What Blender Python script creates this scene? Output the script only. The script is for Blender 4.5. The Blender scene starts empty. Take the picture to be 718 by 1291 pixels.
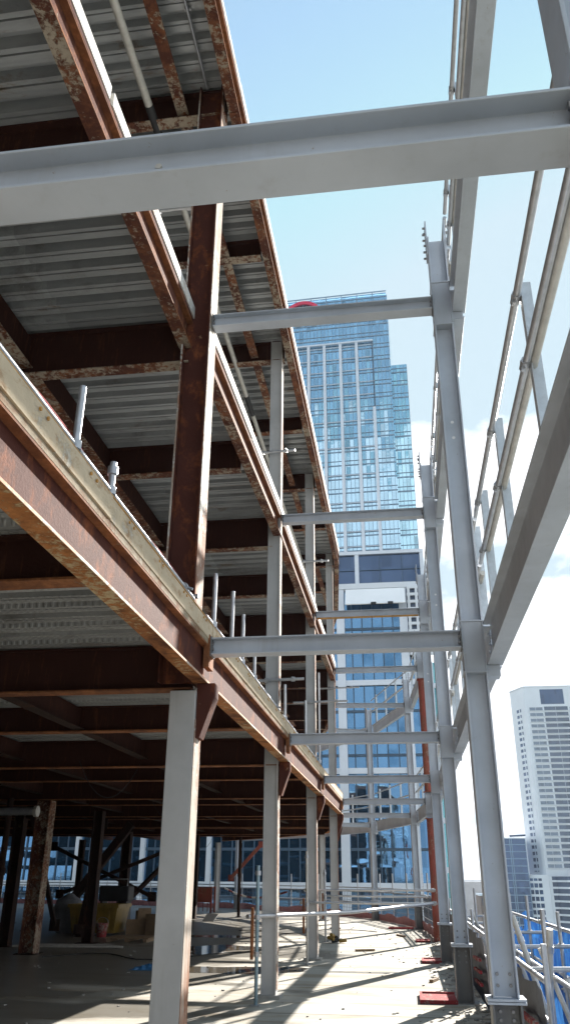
import bpy, math, random
from mathutils import Vector, Matrix
random.seed(7)
R = math.radians
scn = bpy.context.scene
COL = scn.collection

# ------------------------------------------------------------------ materials
def new_mat(name):
    m = bpy.data.materials.new(name); m.use_nodes = True
    nt = m.node_tree; b = nt.nodes['Principled BSDF']
    return m, nt, b

def pos(nt, scale=(1, 1, 1)):
    g = nt.nodes.new('ShaderNodeNewGeometry')
    mp = nt.nodes.new('ShaderNodeMapping'); mp.inputs['Scale'].default_value = scale
    nt.links.new(g.outputs['Position'], mp.inputs['Vector'])
    return mp.outputs['Vector']

def noise(nt, vec, scale, detail=6, rough=.6, dist=0):
    n = nt.nodes.new('ShaderNodeTexNoise')
    n.inputs['Scale'].default_value = scale; n.inputs['Detail'].default_value = detail
    n.inputs['Roughness'].default_value = rough; n.inputs['Distortion'].default_value = dist
    nt.links.new(vec, n.inputs['Vector'])
    return n.outputs['Fac']

def ramp(nt, fac, stops):
    r = nt.nodes.new('ShaderNodeValToRGB')
    els = r.color_ramp.elements
    while len(els) < len(stops): els.new(.5)
    for e, (p, c) in zip(els, stops):
        e.position = p; e.color = (c, c, c, 1) if isinstance(c, (int, float)) else (*c, 1)
    nt.links.new(fac, r.inputs['Fac'])
    return r.outputs['Color']

def mix(nt, fac, a, b):
    m = nt.nodes.new('ShaderNodeMix'); m.data_type = 'RGBA'
    for s, v in ((6, a), (7, b)):
        if isinstance(v, tuple): m.inputs[s].default_value = (*v, 1)
        else: nt.links.new(v, m.inputs[s])
    if isinstance(fac, (int, float)): m.inputs[0].default_value = fac
    else: nt.links.new(fac, m.inputs[0])
    return m.outputs[2]

def bump(nt, b, h, strength=.3, dist=.01):
    n = nt.nodes.new('ShaderNodeBump'); n.inputs['Strength'].default_value = strength
    n.inputs['Distance'].default_value = dist
    nt.links.new(h, n.inputs['Height']); nt.links.new(n.outputs['Normal'], b.inputs['Normal'])

def plain(name, c, rough=.6, metal=0., var=.25, scale=6, bmp=.15):
    m, nt, b = new_mat(name)
    v = pos(nt)
    n = noise(nt, v, scale)
    col = mix(nt, ramp(nt, n, [(.3, 0.), (.7, 1.)]), tuple(x * (1 - var) for x in c), tuple(min(1, x * (1 + var)) for x in c))
    nt.links.new(col, b.inputs['Base Color'])
    b.inputs['Roughness'].default_value = rough; b.inputs['Metallic'].default_value = metal
    if bmp: bump(nt, b, noise(nt, v, scale * 8), bmp, .004)
    return m

def grey_paint(name, c=(.445, .485, .545)):
    m, nt, b = new_mat(name)
    v = pos(nt); vs = pos(nt, (7, 7, .7))
    base = mix(nt, ramp(nt, noise(nt, v, 1.7), [(.35, 0.), (.65, 1.)]), tuple(x * .88 for x in c), tuple(x * 1.08 for x in c))
    dirt = ramp(nt, noise(nt, vs, 1.6, 8, .65), [(.56, 0.), (.78, .7)])
    c1 = mix(nt, dirt, base, (c[0] * .80, c[1] * .77, c[2] * .73))
    sp = ramp(nt, noise(nt, v, 19, 6, .7), [(.68, 0.), (.72, 1.)])
    c2 = mix(nt, sp, c1, (.2, .12, .07))
    nt.links.new(c2, b.inputs['Base Color'])
    nt.links.new(ramp(nt, noise(nt, v, 9), [(.3, .42), (.7, .62)]), b.inputs['Roughness'])
    bump(nt, b, noise(nt, v, 60, 4), .06, .003)
    return m

def rusty(name, paint, rust, flake, rust_amt, flake_amt, stretch=(1, 1, 1), fs=9):
    m, nt, b = new_mat(name)
    v = pos(nt, stretch); w = pos(nt)
    p = mix(nt, noise(nt, w, 3), tuple(x * .7 for x in paint), tuple(x * 1.35 for x in paint))
    rn = noise(nt, v, 2.6, 9, .7, .4)
    f1 = ramp(nt, rn, [(.62 - .3 * rust_amt, 0.), (.80 - .3 * rust_amt, 1.)])
    r2 = mix(nt, noise(nt, w, 22, 5), tuple(x * .35 for x in rust), tuple(min(1, x * 1.7) for x in rust))
    c1 = mix(nt, f1, p, r2)
    fn = noise(nt, w, fs, 12, .78, .25)
    big = noise(nt, w, 1.3, 3)
    ad = nt.nodes.new('ShaderNodeMath'); ad.operation = 'MULTIPLY_ADD'
    nt.links.new(big, ad.inputs[0]); ad.inputs[1].default_value = .55; nt.links.new(fn, ad.inputs[2])
    lo = 1.03 - .2 * flake_amt
    f2 = ramp(nt, ad.outputs[0], [(lo - .02, 0.), (lo + .05, 1.)])
    c2 = mix(nt, f2, c1, mix(nt, noise(nt, w, 30, 3), tuple(x * .6 for x in flake), flake))
    nt.links.new(c2, b.inputs['Base Color'])
    b.inputs['Roughness'].default_value = .82
    b.inputs['Specular IOR Level'].default_value = .12
    hm = nt.nodes.new('ShaderNodeMath'); hm.operation = 'ADD'
    nt.links.new(f2, hm.inputs[0]); nt.links.new(noise(nt, w, 40, 8, .7), hm.inputs[1])
    bump(nt, b, hm.outputs[0], .6, .008)
    return m

def glass(name, tint, rough=.03, metal=.8, wob=.02, pane=(1.0, 3.9), tilt=.02):
    m, nt, b = new_mat(name)
    tc = nt.nodes.new('ShaderNodeTexCoord')
    sn = nt.nodes.new('ShaderNodeVectorMath'); sn.operation = 'SNAP'; sn.inputs[1].default_value = (pane[0], 1000, pane[1])
    nt.links.new(tc.outputs['Object'], sn.inputs[0])
    wn = nt.nodes.new('ShaderNodeTexWhiteNoise'); wn.noise_dimensions = '3D'; nt.links.new(sn.outputs[0], wn.inputs['Vector'])
    c = mix(nt, noise(nt, pos(nt, (.35, .35, .25)), 1.0, 2), tuple(x * .85 for x in tint), tuple(min(1, x * 1.1) for x in tint))
    c = mix(nt, ramp(nt, wn.outputs['Value'], [(.0, 0.), (.86, .35), (.97, .8)]), c, tuple(x * .55 for x in tint))
    nt.links.new(c, b.inputs['Base Color'])
    b.inputs['Roughness'].default_value = rough; b.inputs['Metallic'].default_value = metal
    sb = nt.nodes.new('ShaderNodeVectorMath'); sb.operation = 'SUBTRACT'; nt.links.new(wn.outputs['Color'], sb.inputs[0]); sb.inputs[1].default_value = (.5, .5, .5)
    sc = nt.nodes.new('ShaderNodeVectorMath'); sc.operation = 'SCALE'; nt.links.new(sb.outputs[0], sc.inputs[0]); sc.inputs['Scale'].default_value = tilt
    bp = nt.nodes.new('ShaderNodeBump'); bp.inputs['Strength'].default_value = wob; bp.inputs['Distance'].default_value = .6
    nt.links.new(noise(nt, pos(nt), .45, 3), bp.inputs['Height'])
    ad = nt.nodes.new('ShaderNodeVectorMath'); ad.operation = 'ADD'; nt.links.new(bp.outputs[0], ad.inputs[0]); nt.links.new(sc.outputs[0], ad.inputs[1])
    nm = nt.nodes.new('ShaderNodeVectorMath'); nm.operation = 'NORMALIZE'; nt.links.new(ad.outputs[0], nm.inputs[0])
    nt.links.new(nm.outputs[0], b.inputs['Normal'])
    return m

M = {}
M['grey'] = grey_paint('grey painted steel')
M['grey_dark'] = grey_paint('dark grey primed steel', (.15, .15, .15))
M['grey_old'] = grey_paint('old grey paint', (.43, .43, .43))
M['maroon'] = rusty('maroon steel paint', (.072, .025, .019), (.21, .068, .028), (.34, .2, .12), .38, .25, (2.2, 2.2, 1.3))
M['maroon_dark'] = rusty('dark maroon steel', (.042, .017, .014), (.10, .04, .022), (.2, .12, .08), .25, .0, (6, 6, .8))
M['maroon_flake'] = rusty('flaking maroon flange', (.085, .033, .023), (.22, .085, .04), (.42, .35, .27), .6, 1.12, fs=15)
M['maroon_web'] = rusty('worn maroon web', (.085, .032, .022), (.20, .075, .035), (.42, .34, .25), .5, .55, (3, 3, 1), 12)
M['rust_flange'] = rusty('rust orange flange', (.10, .04, .022), (.36, .145, .05), (.58, .44, .26), .85, .85, fs=16)
M['rust_edge'] = rusty('rust brown flange', (.12, .05, .028), (.24, .1, .045), (.3, .22, .15), .8, .3)
M['peel'] = rusty('peeling white flange', (.40, .35, .30), (.22, .09, .045), (.68, .65, .60), .68, 1.05, (1, 1, .35))
M['lip'] = rusty('worn lip painted sunlit', (.62, .42, .30), (.25, .1, .05), (.75, .68, .6), .35, 1.0, (1, 1, 1), 14)  # worn edge, painted pale as sunlight along the lip
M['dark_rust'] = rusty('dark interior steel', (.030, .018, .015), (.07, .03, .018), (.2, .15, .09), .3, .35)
M['tan'] = rusty('stained tan edge trim', (.50, .41, .29), (.30, .17, .08), (.66, .60, .50), .28, .7, (2, 2, 5), 8)
M['ledge'] = rusty('grimy ledge', (.30, .25, .18), (.20, .10, .05), (.5, .44, .35), .6, .7, (2, 2, 2), 10)
M['white'] = rusty('worn white edge trim', (.60, .58, .54), (.30, .16, .09), (.74, .73, .71), .35, .9, (1, 1, 1), 7)
M['galv'] = plain('galvanised tube', (.42, .43, .45), .42, .65, .15, 14, .05)
M['galv_lt'] = plain('weathered galvanised plate', (.52, .56, .60), .5, .3, .12, 18, .05)
M['steel_lt'] = plain('pale scaffold tube', (.52, .50, .46), .55, .3, .15, 9, .05)
M['ochre'] = plain('orange stained edge', (.42, .22, .05), .7, 0, .3)
M['red'] = rusty('worn red oxide paint', (.25, .065, .05), (.20, .09, .06), (.40, .27, .22), .5, .75, (3, 3, .6), 10)
M['redplate'] = rusty('dusty red plastic', (.30, .04, .045), (.20, .06, .05), (.42, .33, .29), .5, .9, (1, 1, 1), 11)
M['pink'] = plain('faded red netting', (.40, .17, .17), .8, 0, .3, 9)
M['slab'] = plain('slab concrete', (.33, .32, .30), .85, 0, .2, 3)
M['black'] = plain('black rubber', (.02, .02, .022), .7, 0, .3)
M['bolt'] = plain('zinc bolt', (.22, .22, .23), .4, .6, .1)
M['bluetube'] = plain('blue grey tube', (.22, .31, .36), .45, .3, .15)
M['yellow'] = plain('dusty yellow steel', (.22, .14, .022), .6, 0, .3, 4)
M['card'] = plain('brown cardboard', (.25, .17, .1), .8, 0, .2)
M['paper'] = plain('white stand-in for sky', (.75, .75, .75), .7, 0, .05)
M['bluesheet'] = plain('blue plastic sheet', (.03, .16, .36), .4, 0, .3)
M['bag'] = plain('grey woven bag', (.22, .23, .25), .8, 0, .3, 7)
M['mesh'] = plain('dark barrier mesh', (.1, .11, .13), .7, .2, .3)

# galvanised decking
m, nt, b = new_mat('galvanised decking'); v = pos(nt); vs = pos(nt, (.6, 4, 1))
c = mix(nt, ramp(nt, noise(nt, vs, 2.2, 8, .7), [(.3, 0.), (.7, 1.)]), (.30, .315, .325), (.50, .515, .52))
c = mix(nt, ramp(nt, noise(nt, v, 1.1, 6, .7), [(.55, 0.), (.75, 1.)]), c, (.14, .13, .115))
c = mix(nt, ramp(nt, noise(nt, v, 26, 3), [(.68, 0.), (.75, .6)]), c, (.55, .55, .54))
sn = nt.nodes.new('ShaderNodeVectorMath'); sn.operation = 'SNAP'; sn.inputs[1].default_value = (3.7, .84, 2); nt.links.new(v, sn.inputs[0])
wn = nt.nodes.new('ShaderNodeTexWhiteNoise'); nt.links.new(sn.outputs[0], wn.inputs['Vector'])
c = mix(nt, ramp(nt, wn.outputs['Value'], [(0, 0.), (1, .5)]), c, (.17, .175, .175))
c = mix(nt, ramp(nt, noise(nt, pos(nt, (1, 3, 1)), .9, 8, .75, .4), [(.58, 0.), (.68, .8)]), c, (.20, .14, .09))
nt.links.new(c, b.inputs['Base Color']); b.inputs['Roughness'].default_value = .5; b.inputs['Metallic'].default_value = .35
bump(nt, b, noise(nt, v, 35, 4), .15, .004)
M['deck'] = m
m2 = m.copy(); m2.name = 'dimpled decking'; M['deck_dimpled'] = m2
nt = m2.node_tree; b = nt.nodes['Principled BSDF']
for n_ in [n_ for n_ in nt.nodes if n_.type == 'BUMP']: nt.nodes.remove(n_)
vo = nt.nodes.new('ShaderNodeTexVoronoi'); vo.inputs['Scale'].default_value = 16; vo.inputs['Randomness'].default_value = .0
nt.links.new(pos(nt, (1, 1, 0)), vo.inputs['Vector'])
bump(nt, b, ramp(nt, vo.outputs['Distance'], [(.18, 1.), (.34, 0.)]), .7, .012)

# concrete floor: pale, stained, with pour joints, wet-looking patches painted in as interior shade
m, nt, b = new_mat('worn concrete floor'); v = pos(nt)
c = mix(nt, ramp(nt, noise(nt, v, .55, 8, .62), [(.34, 0.), (.66, 1.)]), (.34, .315, .27), (.47, .445, .395))
c = mix(nt, ramp(nt, noise(nt, pos(nt, (.35, 1.6, 1)), 1.2, 8, .7, .5), [(.50, 0.), (.66, .85)]), c, (.235, .185, .12))
c = mix(nt, ramp(nt, noise(nt, v, 5, 8, .75), [(.6, 0.), (.74, .6)]), c, (.19, .18, .165))
c = mix(nt, ramp(nt, noise(nt, v, 38, 3, .6), [(.66, 0.), (.72, .7)]), c, (.2, .19, .17))
damp_shade = ramp(nt, noise(nt, pos(nt, (.5, 1, 1)), .42, 5, .55), [(.54, 0.), (.58, 1.)])
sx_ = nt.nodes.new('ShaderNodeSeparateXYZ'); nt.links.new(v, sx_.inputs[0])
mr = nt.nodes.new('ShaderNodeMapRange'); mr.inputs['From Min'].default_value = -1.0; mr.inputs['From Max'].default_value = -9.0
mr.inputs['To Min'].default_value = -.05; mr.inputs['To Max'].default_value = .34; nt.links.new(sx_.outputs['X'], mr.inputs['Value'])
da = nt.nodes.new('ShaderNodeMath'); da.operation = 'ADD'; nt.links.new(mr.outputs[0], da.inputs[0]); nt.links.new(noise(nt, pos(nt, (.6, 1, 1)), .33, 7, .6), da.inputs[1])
damp_shade = ramp(nt, da.outputs[0], [(.53, 0.), (.60, 1.)])  # painted shade: darkening grows inward, with a wet gloss
c = mix(nt, damp_shade, c, mix(nt, .62, c, (.085, .075, .06)))
wv = nt.nodes.new('ShaderNodeTexWave'); wv.bands_direction = 'Y'; wv.inputs['Scale'].default_value = .105
wv.inputs['Distortion'].default_value = .12; wv.inputs['Detail'].default_value = 3
nt.links.new(v, wv.inputs['Vector'])
jn = ramp(nt, wv.outputs['Fac'], [(.0, 1.), (.0016, 0.)])
c = mix(nt, jn, c, (.2, .18, .15))
nt.links.new(c, b.inputs['Base Color'])
nt.links.new(mix(nt, damp_shade, (.92, .92, .92), (.34, .34, .34)), b.inputs['Roughness'])
b.inputs['Specular IOR Level'].default_value = .3
bump(nt, b, noise(nt, v, 22, 8, .7), .25, .006)
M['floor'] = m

m, nt, b = new_mat('standing water'); v = pos(nt)
c = mix(nt, noise(nt, v, 2), (.09, .075, .055), (.17, .14, .10))
nt.links.new(c, b.inputs['Base Color']); b.inputs['Roughness'].default_value = .06
b.inputs['IOR'].default_value = 1.5; b.inputs['Specular IOR Level'].default_value = .75
bump(nt, b, noise(nt, v, 3, 2), .03, .01)
M['puddle'] = m

# blue debris netting: weave, lets light through
m, nt, b = new_mat('blue debris netting'); v = pos(nt)
c = mix(nt, ramp(nt, noise(nt, pos(nt, (1, 1, .3)), 5, 6, .7), [(.35, 0.), (.65, 1.)]), (.008, .05, .22), (.045, .17, .42))
nt.links.new(c, b.inputs['Base Color']); b.inputs['Roughness'].default_value = .6
tr = nt.nodes.new('ShaderNodeBsdfTranslucent'); nt.links.new(c, tr.inputs['Color'])
ms = nt.nodes.new('ShaderNodeMixShader'); ms.inputs[0].default_value = .55
out = nt.nodes['Material Output']
nt.links.new(b.outputs[0], ms.inputs[1]); nt.links.new(tr.outputs[0], ms.inputs[2]); nt.links.new(ms.outputs[0], out.inputs['Surface'])
bump(nt, b, noise(nt, v, 9, 5), .6, .04)
M['net'] = m

M['glass_tower'] = glass('blue curtain wall glass', (.38, .58, .72), .03, .85, .03, (1.0, 3.9), .06)
M['glass_wing'] = glass('green blue curtain wall glass', (.38, .62, .74), .03, .85, .03, (.92, 3.9), .06)
M['glass_mid'] = glass('slate window glass', (.09, .125, .18), .1, .25, .02, (1.5, 2.64), .05)
M['glass_near'] = glass('deep blue window glass', (.095, .215, .365), .02, .85, .006, (.98, 3.9), .03)
M['glass_dark'] = glass('navy window glass', (.055, .10, .19), .06, .45, .02)
M['glass_teal'] = glass('teal window glass', (.14, .36, .40), .04, .75, .02)
M['glass_flat'] = glass('flat window glass', (.17, .22, .28), .12, .25, .02, (1.25, 2.64), .05)
M['fin'] = plain('pale aluminium fin', (.62, .66, .72), .4, .2, .06, .3, 0)
M['mull'] = plain('dark mullion', (.06, .10, .15), .5, .3, .2, .3, 0)
M['mull_lt'] = plain('blue grey mullion', (.22, .31, .40), .5, .3, .2, .3, 0)
M['white_clad'] = plain('white cladding', (.66, .69, .73), .6, 0, .06, .1, 0)
M['awning'] = plain('white awning sheet', (.92, .92, .92), .6, 0, .04, .3, 0)
M['emblem'] = plain('crimson emblem', (.62, .02, .07), .5, 0, .05, .1, 0)
M['letter'] = plain('white sign letter', (.8, .8, .82), .5, 0, .05, .1, 0)
M['navy'] = plain('dark blue cladding', (.07, .10, .16), .5, .2, .2, .1, 0)

m, nt, b = new_mat('city ground'); v = pos(nt)
c = mix(nt, ramp(nt, noise(nt, v, .012, 8, .7), [(.4, 0.), (.6, 1.)]), (.07, .09, .06), (.22, .21, .20))
nt.links.new(c, b.inputs['Base Color']); b.inputs['Roughness'].default_value = .9
M['ground'] = m
M['city'] = plain('distant city walls', (.3, .29, .29), .8, 0, .5, .02, 0)
M['brick'] = plain('brown brick', (.17, .12, .10), .8, 0, .3, .3, 0)

# ------------------------------------------------------------------ mesh building
class MB:
    def __init__(s): s.v = []; s.f = []; s.smooth = set()
    def add(s, vs, fs, smooth=False):
        o = len(s.v); s.v += [tuple(v) for v in vs]
        for f in fs:
            if smooth: s.smooth.add(len(s.f))
            s.f.append(tuple(i + o for i in f))
    def box(s, x0, x1, y0, y1, z0, z1):
        s.obox(Vector(((x0 + x1) / 2, (y0 + y1) / 2, (z0 + z1) / 2)), (x1 - x0, y1 - y0, z1 - z0), Matrix.Identity(3))
    def obox(s, c, size, rot):
        hx, hy, hz = size[0] / 2, size[1] / 2, size[2] / 2
        vs = [Vector(c) + rot @ Vector((x, y, z)) for z in (-hz, hz) for y in (-hy, hy) for x in (-hx, hx)]
        s.add(vs, [(0, 2, 3, 1), (4, 5, 7, 6), (0, 1, 5, 4), (2, 6, 7, 3), (0, 4, 6, 2), (1, 3, 7, 5)])
    def sweep(s, prof, p0, p1, up=(0, 0, 1)):
        # prof: closed outline of (side, up); swept straight from p0 to p1
        p0, p1 = Vector(p0), Vector(p1); d = (p1 - p0).normalized(); up = Vector(up)
        sd = d.cross(up).normalized(); u = sd.cross(d).normalized()
        n = len(prof)
        vs = [p + sd * a + u * b for p in (p0, p1) for a, b in prof]
        s.add(vs, [tuple(range(n)), tuple(range(2 * n - 1, n - 1, -1))] + [(i, i + n, (i + 1) % n + n, (i + 1) % n) for i in range(n)])
    def tube(s, pts, r, seg=10):
        pts = [Vector(p) for p in pts]
        rings = []
        for i, p in enumerate(pts):
            d = (pts[min(i + 1, len(pts) - 1)] - pts[max(i - 1, 0)]).normalized()
            a = d.cross(Vector((0, 0, 1)) if abs(d.z) < .9 else Vector((1, 0, 0))).normalized(); c = d.cross(a)
            rings.append([p + (a * math.cos(t) + c * math.sin(t)) * r for t in (2 * math.pi * k / seg for k in range(seg))])
        vs = [v for rg in rings for v in rg]
        fs = [(i * seg + k, i * seg + (k + 1) % seg, (i + 1) * seg + (k + 1) % seg, (i + 1) * seg + k) for i in range(len(pts) - 1) for k in range(seg)]
        s.add(vs, fs, True)
        s.add(rings[0], [tuple(range(seg - 1, -1, -1))]); s.add(rings[-1], [tuple(range(seg))])
    def bolt(s, p, axis, r=.018, h=.02):
        p = Vector(p); a = Vector(axis).normalized(); s.tube([p, p + a * h], r, 6)
        s.smooth = {i for i in s.smooth if i < len(s.f) - 8}
    def prism(s, poly, z0, z1):
        n = len(poly)
        s.add([(x, y, z) for z in (z0, z1) for x, y in poly], [tuple(range(n - 1, -1, -1)), tuple(range(n, 2 * n))] + [(i, (i + 1) % n, (i + 1) % n + n, i + n) for i in range(n)])
    def obj(s, name, mat, base=(0, 0, 0), parent=None, bevel=0):
        me = bpy.data.meshes.new(name)
        b = Vector(base)
        me.from_pydata([tuple(Vector(v) - b) for v in s.v], [], s.f)
        for i in s.smooth: me.polygons[i].use_smooth = True
        me.materials.append(M[mat]); me.validate(); me.update()
        o = bpy.data.objects.new(name, me); COL.objects.link(o)
        if parent: o.parent = parent
        else: o.location = b
        if bevel:
            md = o.modifiers.new('Bevel', 'BEVEL'); md.width = bevel; md.segments = 2; md.limit_method = 'ANGLE'
        return o

def tag(o, label=None, cat=None, group=None, kind=None):
    for k, v in (('label', label), ('category', cat), ('group', group), ('kind', kind)):
        if v: o[k] = v
    return o

class Thing:
    def __init__(s, name, label, cat, base, group=None):
        s.base = Vector(base)
        s.o = bpy.data.objects.new(name, None); s.o.location = s.base; s.o.empty_display_size = .1
        COL.objects.link(s.o); tag(s.o, label, cat, group, 'thing')
    def part(s, name, mb, mat, label=None, parent=None, bevel=0):
        o = mb.obj(name, mat, s.base, parent or s.o, bevel)
        if label: o['label'] = label
        return o

def mk(fn, *a, **k):
    mb = MB(); getattr(mb, fn)(*a, **k); return mb

def single(name, mb, mat, label, cat, base, group=None, bevel=0):
    return tag(mb.obj(name, mat, base, None, bevel), label, cat, group, 'thing')

def I_prof(b, h, tf=.014, tw=.010):      # origin at the middle of the underside
    B, W = b / 2, tw / 2
    return [(-B, 0), (B, 0), (B, tf), (W, tf), (W, h - tf), (B, h - tf), (B, h), (-B, h), (-B, h - tf), (-W, h - tf), (-W, tf), (-B, tf)]

def rect_prof(b, h): return [(-b / 2, 0), (b / 2, 0), (b / 2, h), (-b / 2, h)]

ORD = ['nearest', 'second', 'third', 'fourth', 'fifth', 'sixth', 'seventh', 'eighth', 'ninth', 'tenth', 'eleventh', 'twelfth', 'thirteenth', 'fourteenth', 'fifteenth', 'sixteenth']

# ------------------------------------------------------------------ the grid of the site (metres, eye above the origin)
A = [1.85, 7.6, 13.4, 19.35, 25.3]
RN = [(.72, a) for a in A] + [(.3, 31.2), (-1.4, 37.2), (-4.6, 42.6), (-9.2, 47.2)]
LN = [(-2.09, a) for a in A] + [(-2.55, 30.9), (-3.5, 36.3), (-6.3, 40.6), (-9.7, 44.4)]
def tang(P, k):
    a = P[max(k - 1, 0)]; b = P[min(k + 1, len(P) - 1)]
    if k <= 3: return 0.
    return -math.atan2(b[0] - a[0], b[1] - a[1])
def rz(t): return Matrix.Rotation(t, 3, 'Z')
def offs(P, k, d):       # point of line P offset d outwards (to the right of the run)
    t = tang(P, k); v = rz(t) @ Vector((d, 0, 0)); return Vector((P[k][0] + v.x, P[k][1] + v.y, 0))

# ------------------------------------------------------------------ floor
RO = [(.98 + .0, -14), (.98, 25.6), (.62, 31.4), (-1.05, 37.5), (-4.2, 43.1), (-8.9, 47.9), (-15, 51), (-25, 52.5), (-66, 55.5)]
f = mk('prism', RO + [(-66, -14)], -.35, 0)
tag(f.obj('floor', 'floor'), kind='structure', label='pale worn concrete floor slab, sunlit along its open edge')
def puddle(cx, cy, rx, ry, seed):
    rnd = random.Random(seed); mb = MB(); n = 40
    ph = [rnd.uniform(0, 6.28) for _ in range(6)]
    poly = [(cx + rx * r * math.cos(t), cy + ry * r * math.sin(t)) for t, r in ((2 * math.pi * k / n, 1 + sum(.22 / (j + 1) * math.sin((j + 2) * 2 * math.pi * k / n + ph[j]) for j in range(6))) for k in range(n))]
    mb.prism(poly, .0005, .004)
    tag(mb.obj('puddle', 'puddle', (cx, cy, 0)), kind='structure', label='shallow puddle of brownish water on the concrete')
puddle(-3.4, 17.0, 1.3, .75, 1); puddle(-4.9, 21.5, 1.1, 1.3, 2); puddle(-5.6, 26.0, .9, .7, 3)

# ------------------------------------------------------------------ new grey frame: outer columns
def hcol(T, P, z0, z1, t, b=.205, mat='grey', name='shaft', tf=.016):
    c = Vector((P[0], P[1], 0)); rot = rz(t); mb = MB(); zc, h = (z0 + z1) / 2, z1 - z0
    for sx in (-1, 1): mb.obox(c + rot @ Vector((sx * (b / 2 - tf / 2), 0, zc)), (tf, b, h), rot)
    mb.obox(c + Vector((0, 0, zc)), (b - 2 * tf - .0005, .012, h), rot)
    return T.part(name, mb, mat, bevel=.003)

colnames = ['grey column at the very top corner, nearest of the outer row', 'thick grey column in the outer row, bolted splice near its foot beside blue netting',
            'second grey column of the outer row, standing on a red base', 'third grey column of the outer row, darker below its splice',
            'short grey column propped on red tubes in the outer row', 'first grey column past the red prop, where outer row starts to bend', 'second grey column past the red prop, on the bend',
            'third grey column past the red prop, far round the bend', 'farthest grey column of the bending outer row']
for k, P in enumerate(RN):
    t = tang(RN, k); rot = rz(t); c = Vector((P[0], P[1], 0))
    top = 8.57
    T = Thing('steel_column', colnames[k], 'column', (P[0], P[1], 0), 'new grey columns along the open edge')
    W = lambda x, y, z: c + rot @ Vector((x, y, 0)) + Vector((0, 0, z))
    if k != 4:
        hcol(T, P, .012, .70, t, .235, 'grey_dark', 'stub', .02)
        hcol(T, P, .74, top, t)
        mb = MB(); mb.obox(W(0, 0, .708), (.30, .27, .016), rot); mb.obox(W(0, 0, .73), (.30, .27, .018), rot)
        sp = T.part('splice_plate', mb, 'grey')
        bm = MB()
        for x in (-.05, .05):
            for z in (.82, .90): bm.bolt(W(x, -.0065, z), rot @ Vector((0, -1, 0)), .014, .014)
            for z in (.5, .58, .64): bm.bolt(W(x, -.0065, z), rot @ Vector((0, -1, 0)), .014, .014)
        T.part('bolt', bm, 'bolt', parent=sp)
        T.part('base_plate', mk('obox', W(0, 0, .006), (.36, .36, .012), rot), 'grey_dark')
    else:
        hcol(T, P, 3.2, 3.9, t, .205, 'grey', 'joint_stub'); hcol(T, P, 7.26, top, t)
    for zz in (3.34, 7.28):
        mb = MB(); hz = .47 if zz < 5 else .58
        for sy in (-1, 1): mb.obox(W(0, sy * .094, zz + hz / 2), (.205 - .034, .012, hz), rot)
        mb.obox(W(0, 0, zz - .007), (.225, .225, .014), rot); mb.obox(W(0, 0, zz + hz + .007), (.225, .225, .014), rot)
        T.part('joint_plate', mb, 'grey', bevel=.002)
    mb = MB(); bm = MB()
    for sx in (-1, 1):
        mb.obox(W(sx * .112, 0, top + .0), (.014, .18, .5), rot)
    for sx in (-1, 1):
        for z in (top - .2, top - .1, top + .08, top + .17):
            for y in (-.055, .055): bm.bolt(W(sx * .119, y, z), rot @ Vector((sx, 0, 0)), .014, .03)
    sp = T.part('cleat_plate', mb, 'grey'); T.part('bolt', bm, 'bolt', parent=sp)
    if k in (1, 2, 3):
        bm = MB()
        for z in (6.05, 5.86):
            bm.tube([W(.0, -.0075, z), W(0, -.0062, z)], .018, 12)
        T.part('sky_disc', bm, 'paper', label='white disc painted as bright sky in a bolt hole')  # white disc stands in for sky light through a hole
# red props under the fourth column
for z0, z1, lab in ((.0, 3.185, 'tall red tubular prop standing on the floor beside outer columns'), (3.9, 7.25, 'upper red tubular prop between two levels of the outer frame')):
    P = RN[4]; T = Thing('tubular_prop', lab, 'prop', (P[0], P[1], z0), 'red tubular props')
    T.part('tube', mk('tube', [(P[0], P[1], z0 + .02), (P[0], P[1], z1 - .02)], .098, 16), 'red')
    mb = MB(); mb.box(P[0] - .14, P[0] + .14, P[1] - .14, P[1] + .14, z0 + .003, z0 + .02); T.part('foot_plate', mb, 'red')
    mb = MB(); mb.box(P[0] - .13, P[0] + .13, P[1] - .13, P[1] + .13, z1 - .02, z1); T.part('head_plate', mb, 'red')
# red base trays
for k, (x0, x1, y0, y1, lab) in enumerate([(.08, .60, 13.15, 14.1, 'red tray on the floor at foot of the second outer column'), (.2, .60, 19.0, 19.8, 'red tray on the floor at foot of the third outer column'),
                                          (.12, .52, 25.0, 25.7, 'red tray on the floor beside the red prop'), (-.75, .1, 31.0, 31.6, 'farthest red tray by the bend of the outer columns')]):
    T = Thing('base_tray', lab, 'base tray', (x0, y0, 0), 'red trays at column feet')
    T.part('tray', mk('box', x0, x1, y0, y1, .003, .03), 'redplate', bevel=.006)
    mb = MB()
    mb.box(x0, x1, y0 - .0, y0 + .04, .0305, .052); mb.box(x0, x1, y1 - .04, y1, .0305, .052); mb.box(x0, x0 + .04, y0 + .041, y1 - .041, .0305, .052)
    T.part('rim', mb, 'redplate')

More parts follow.
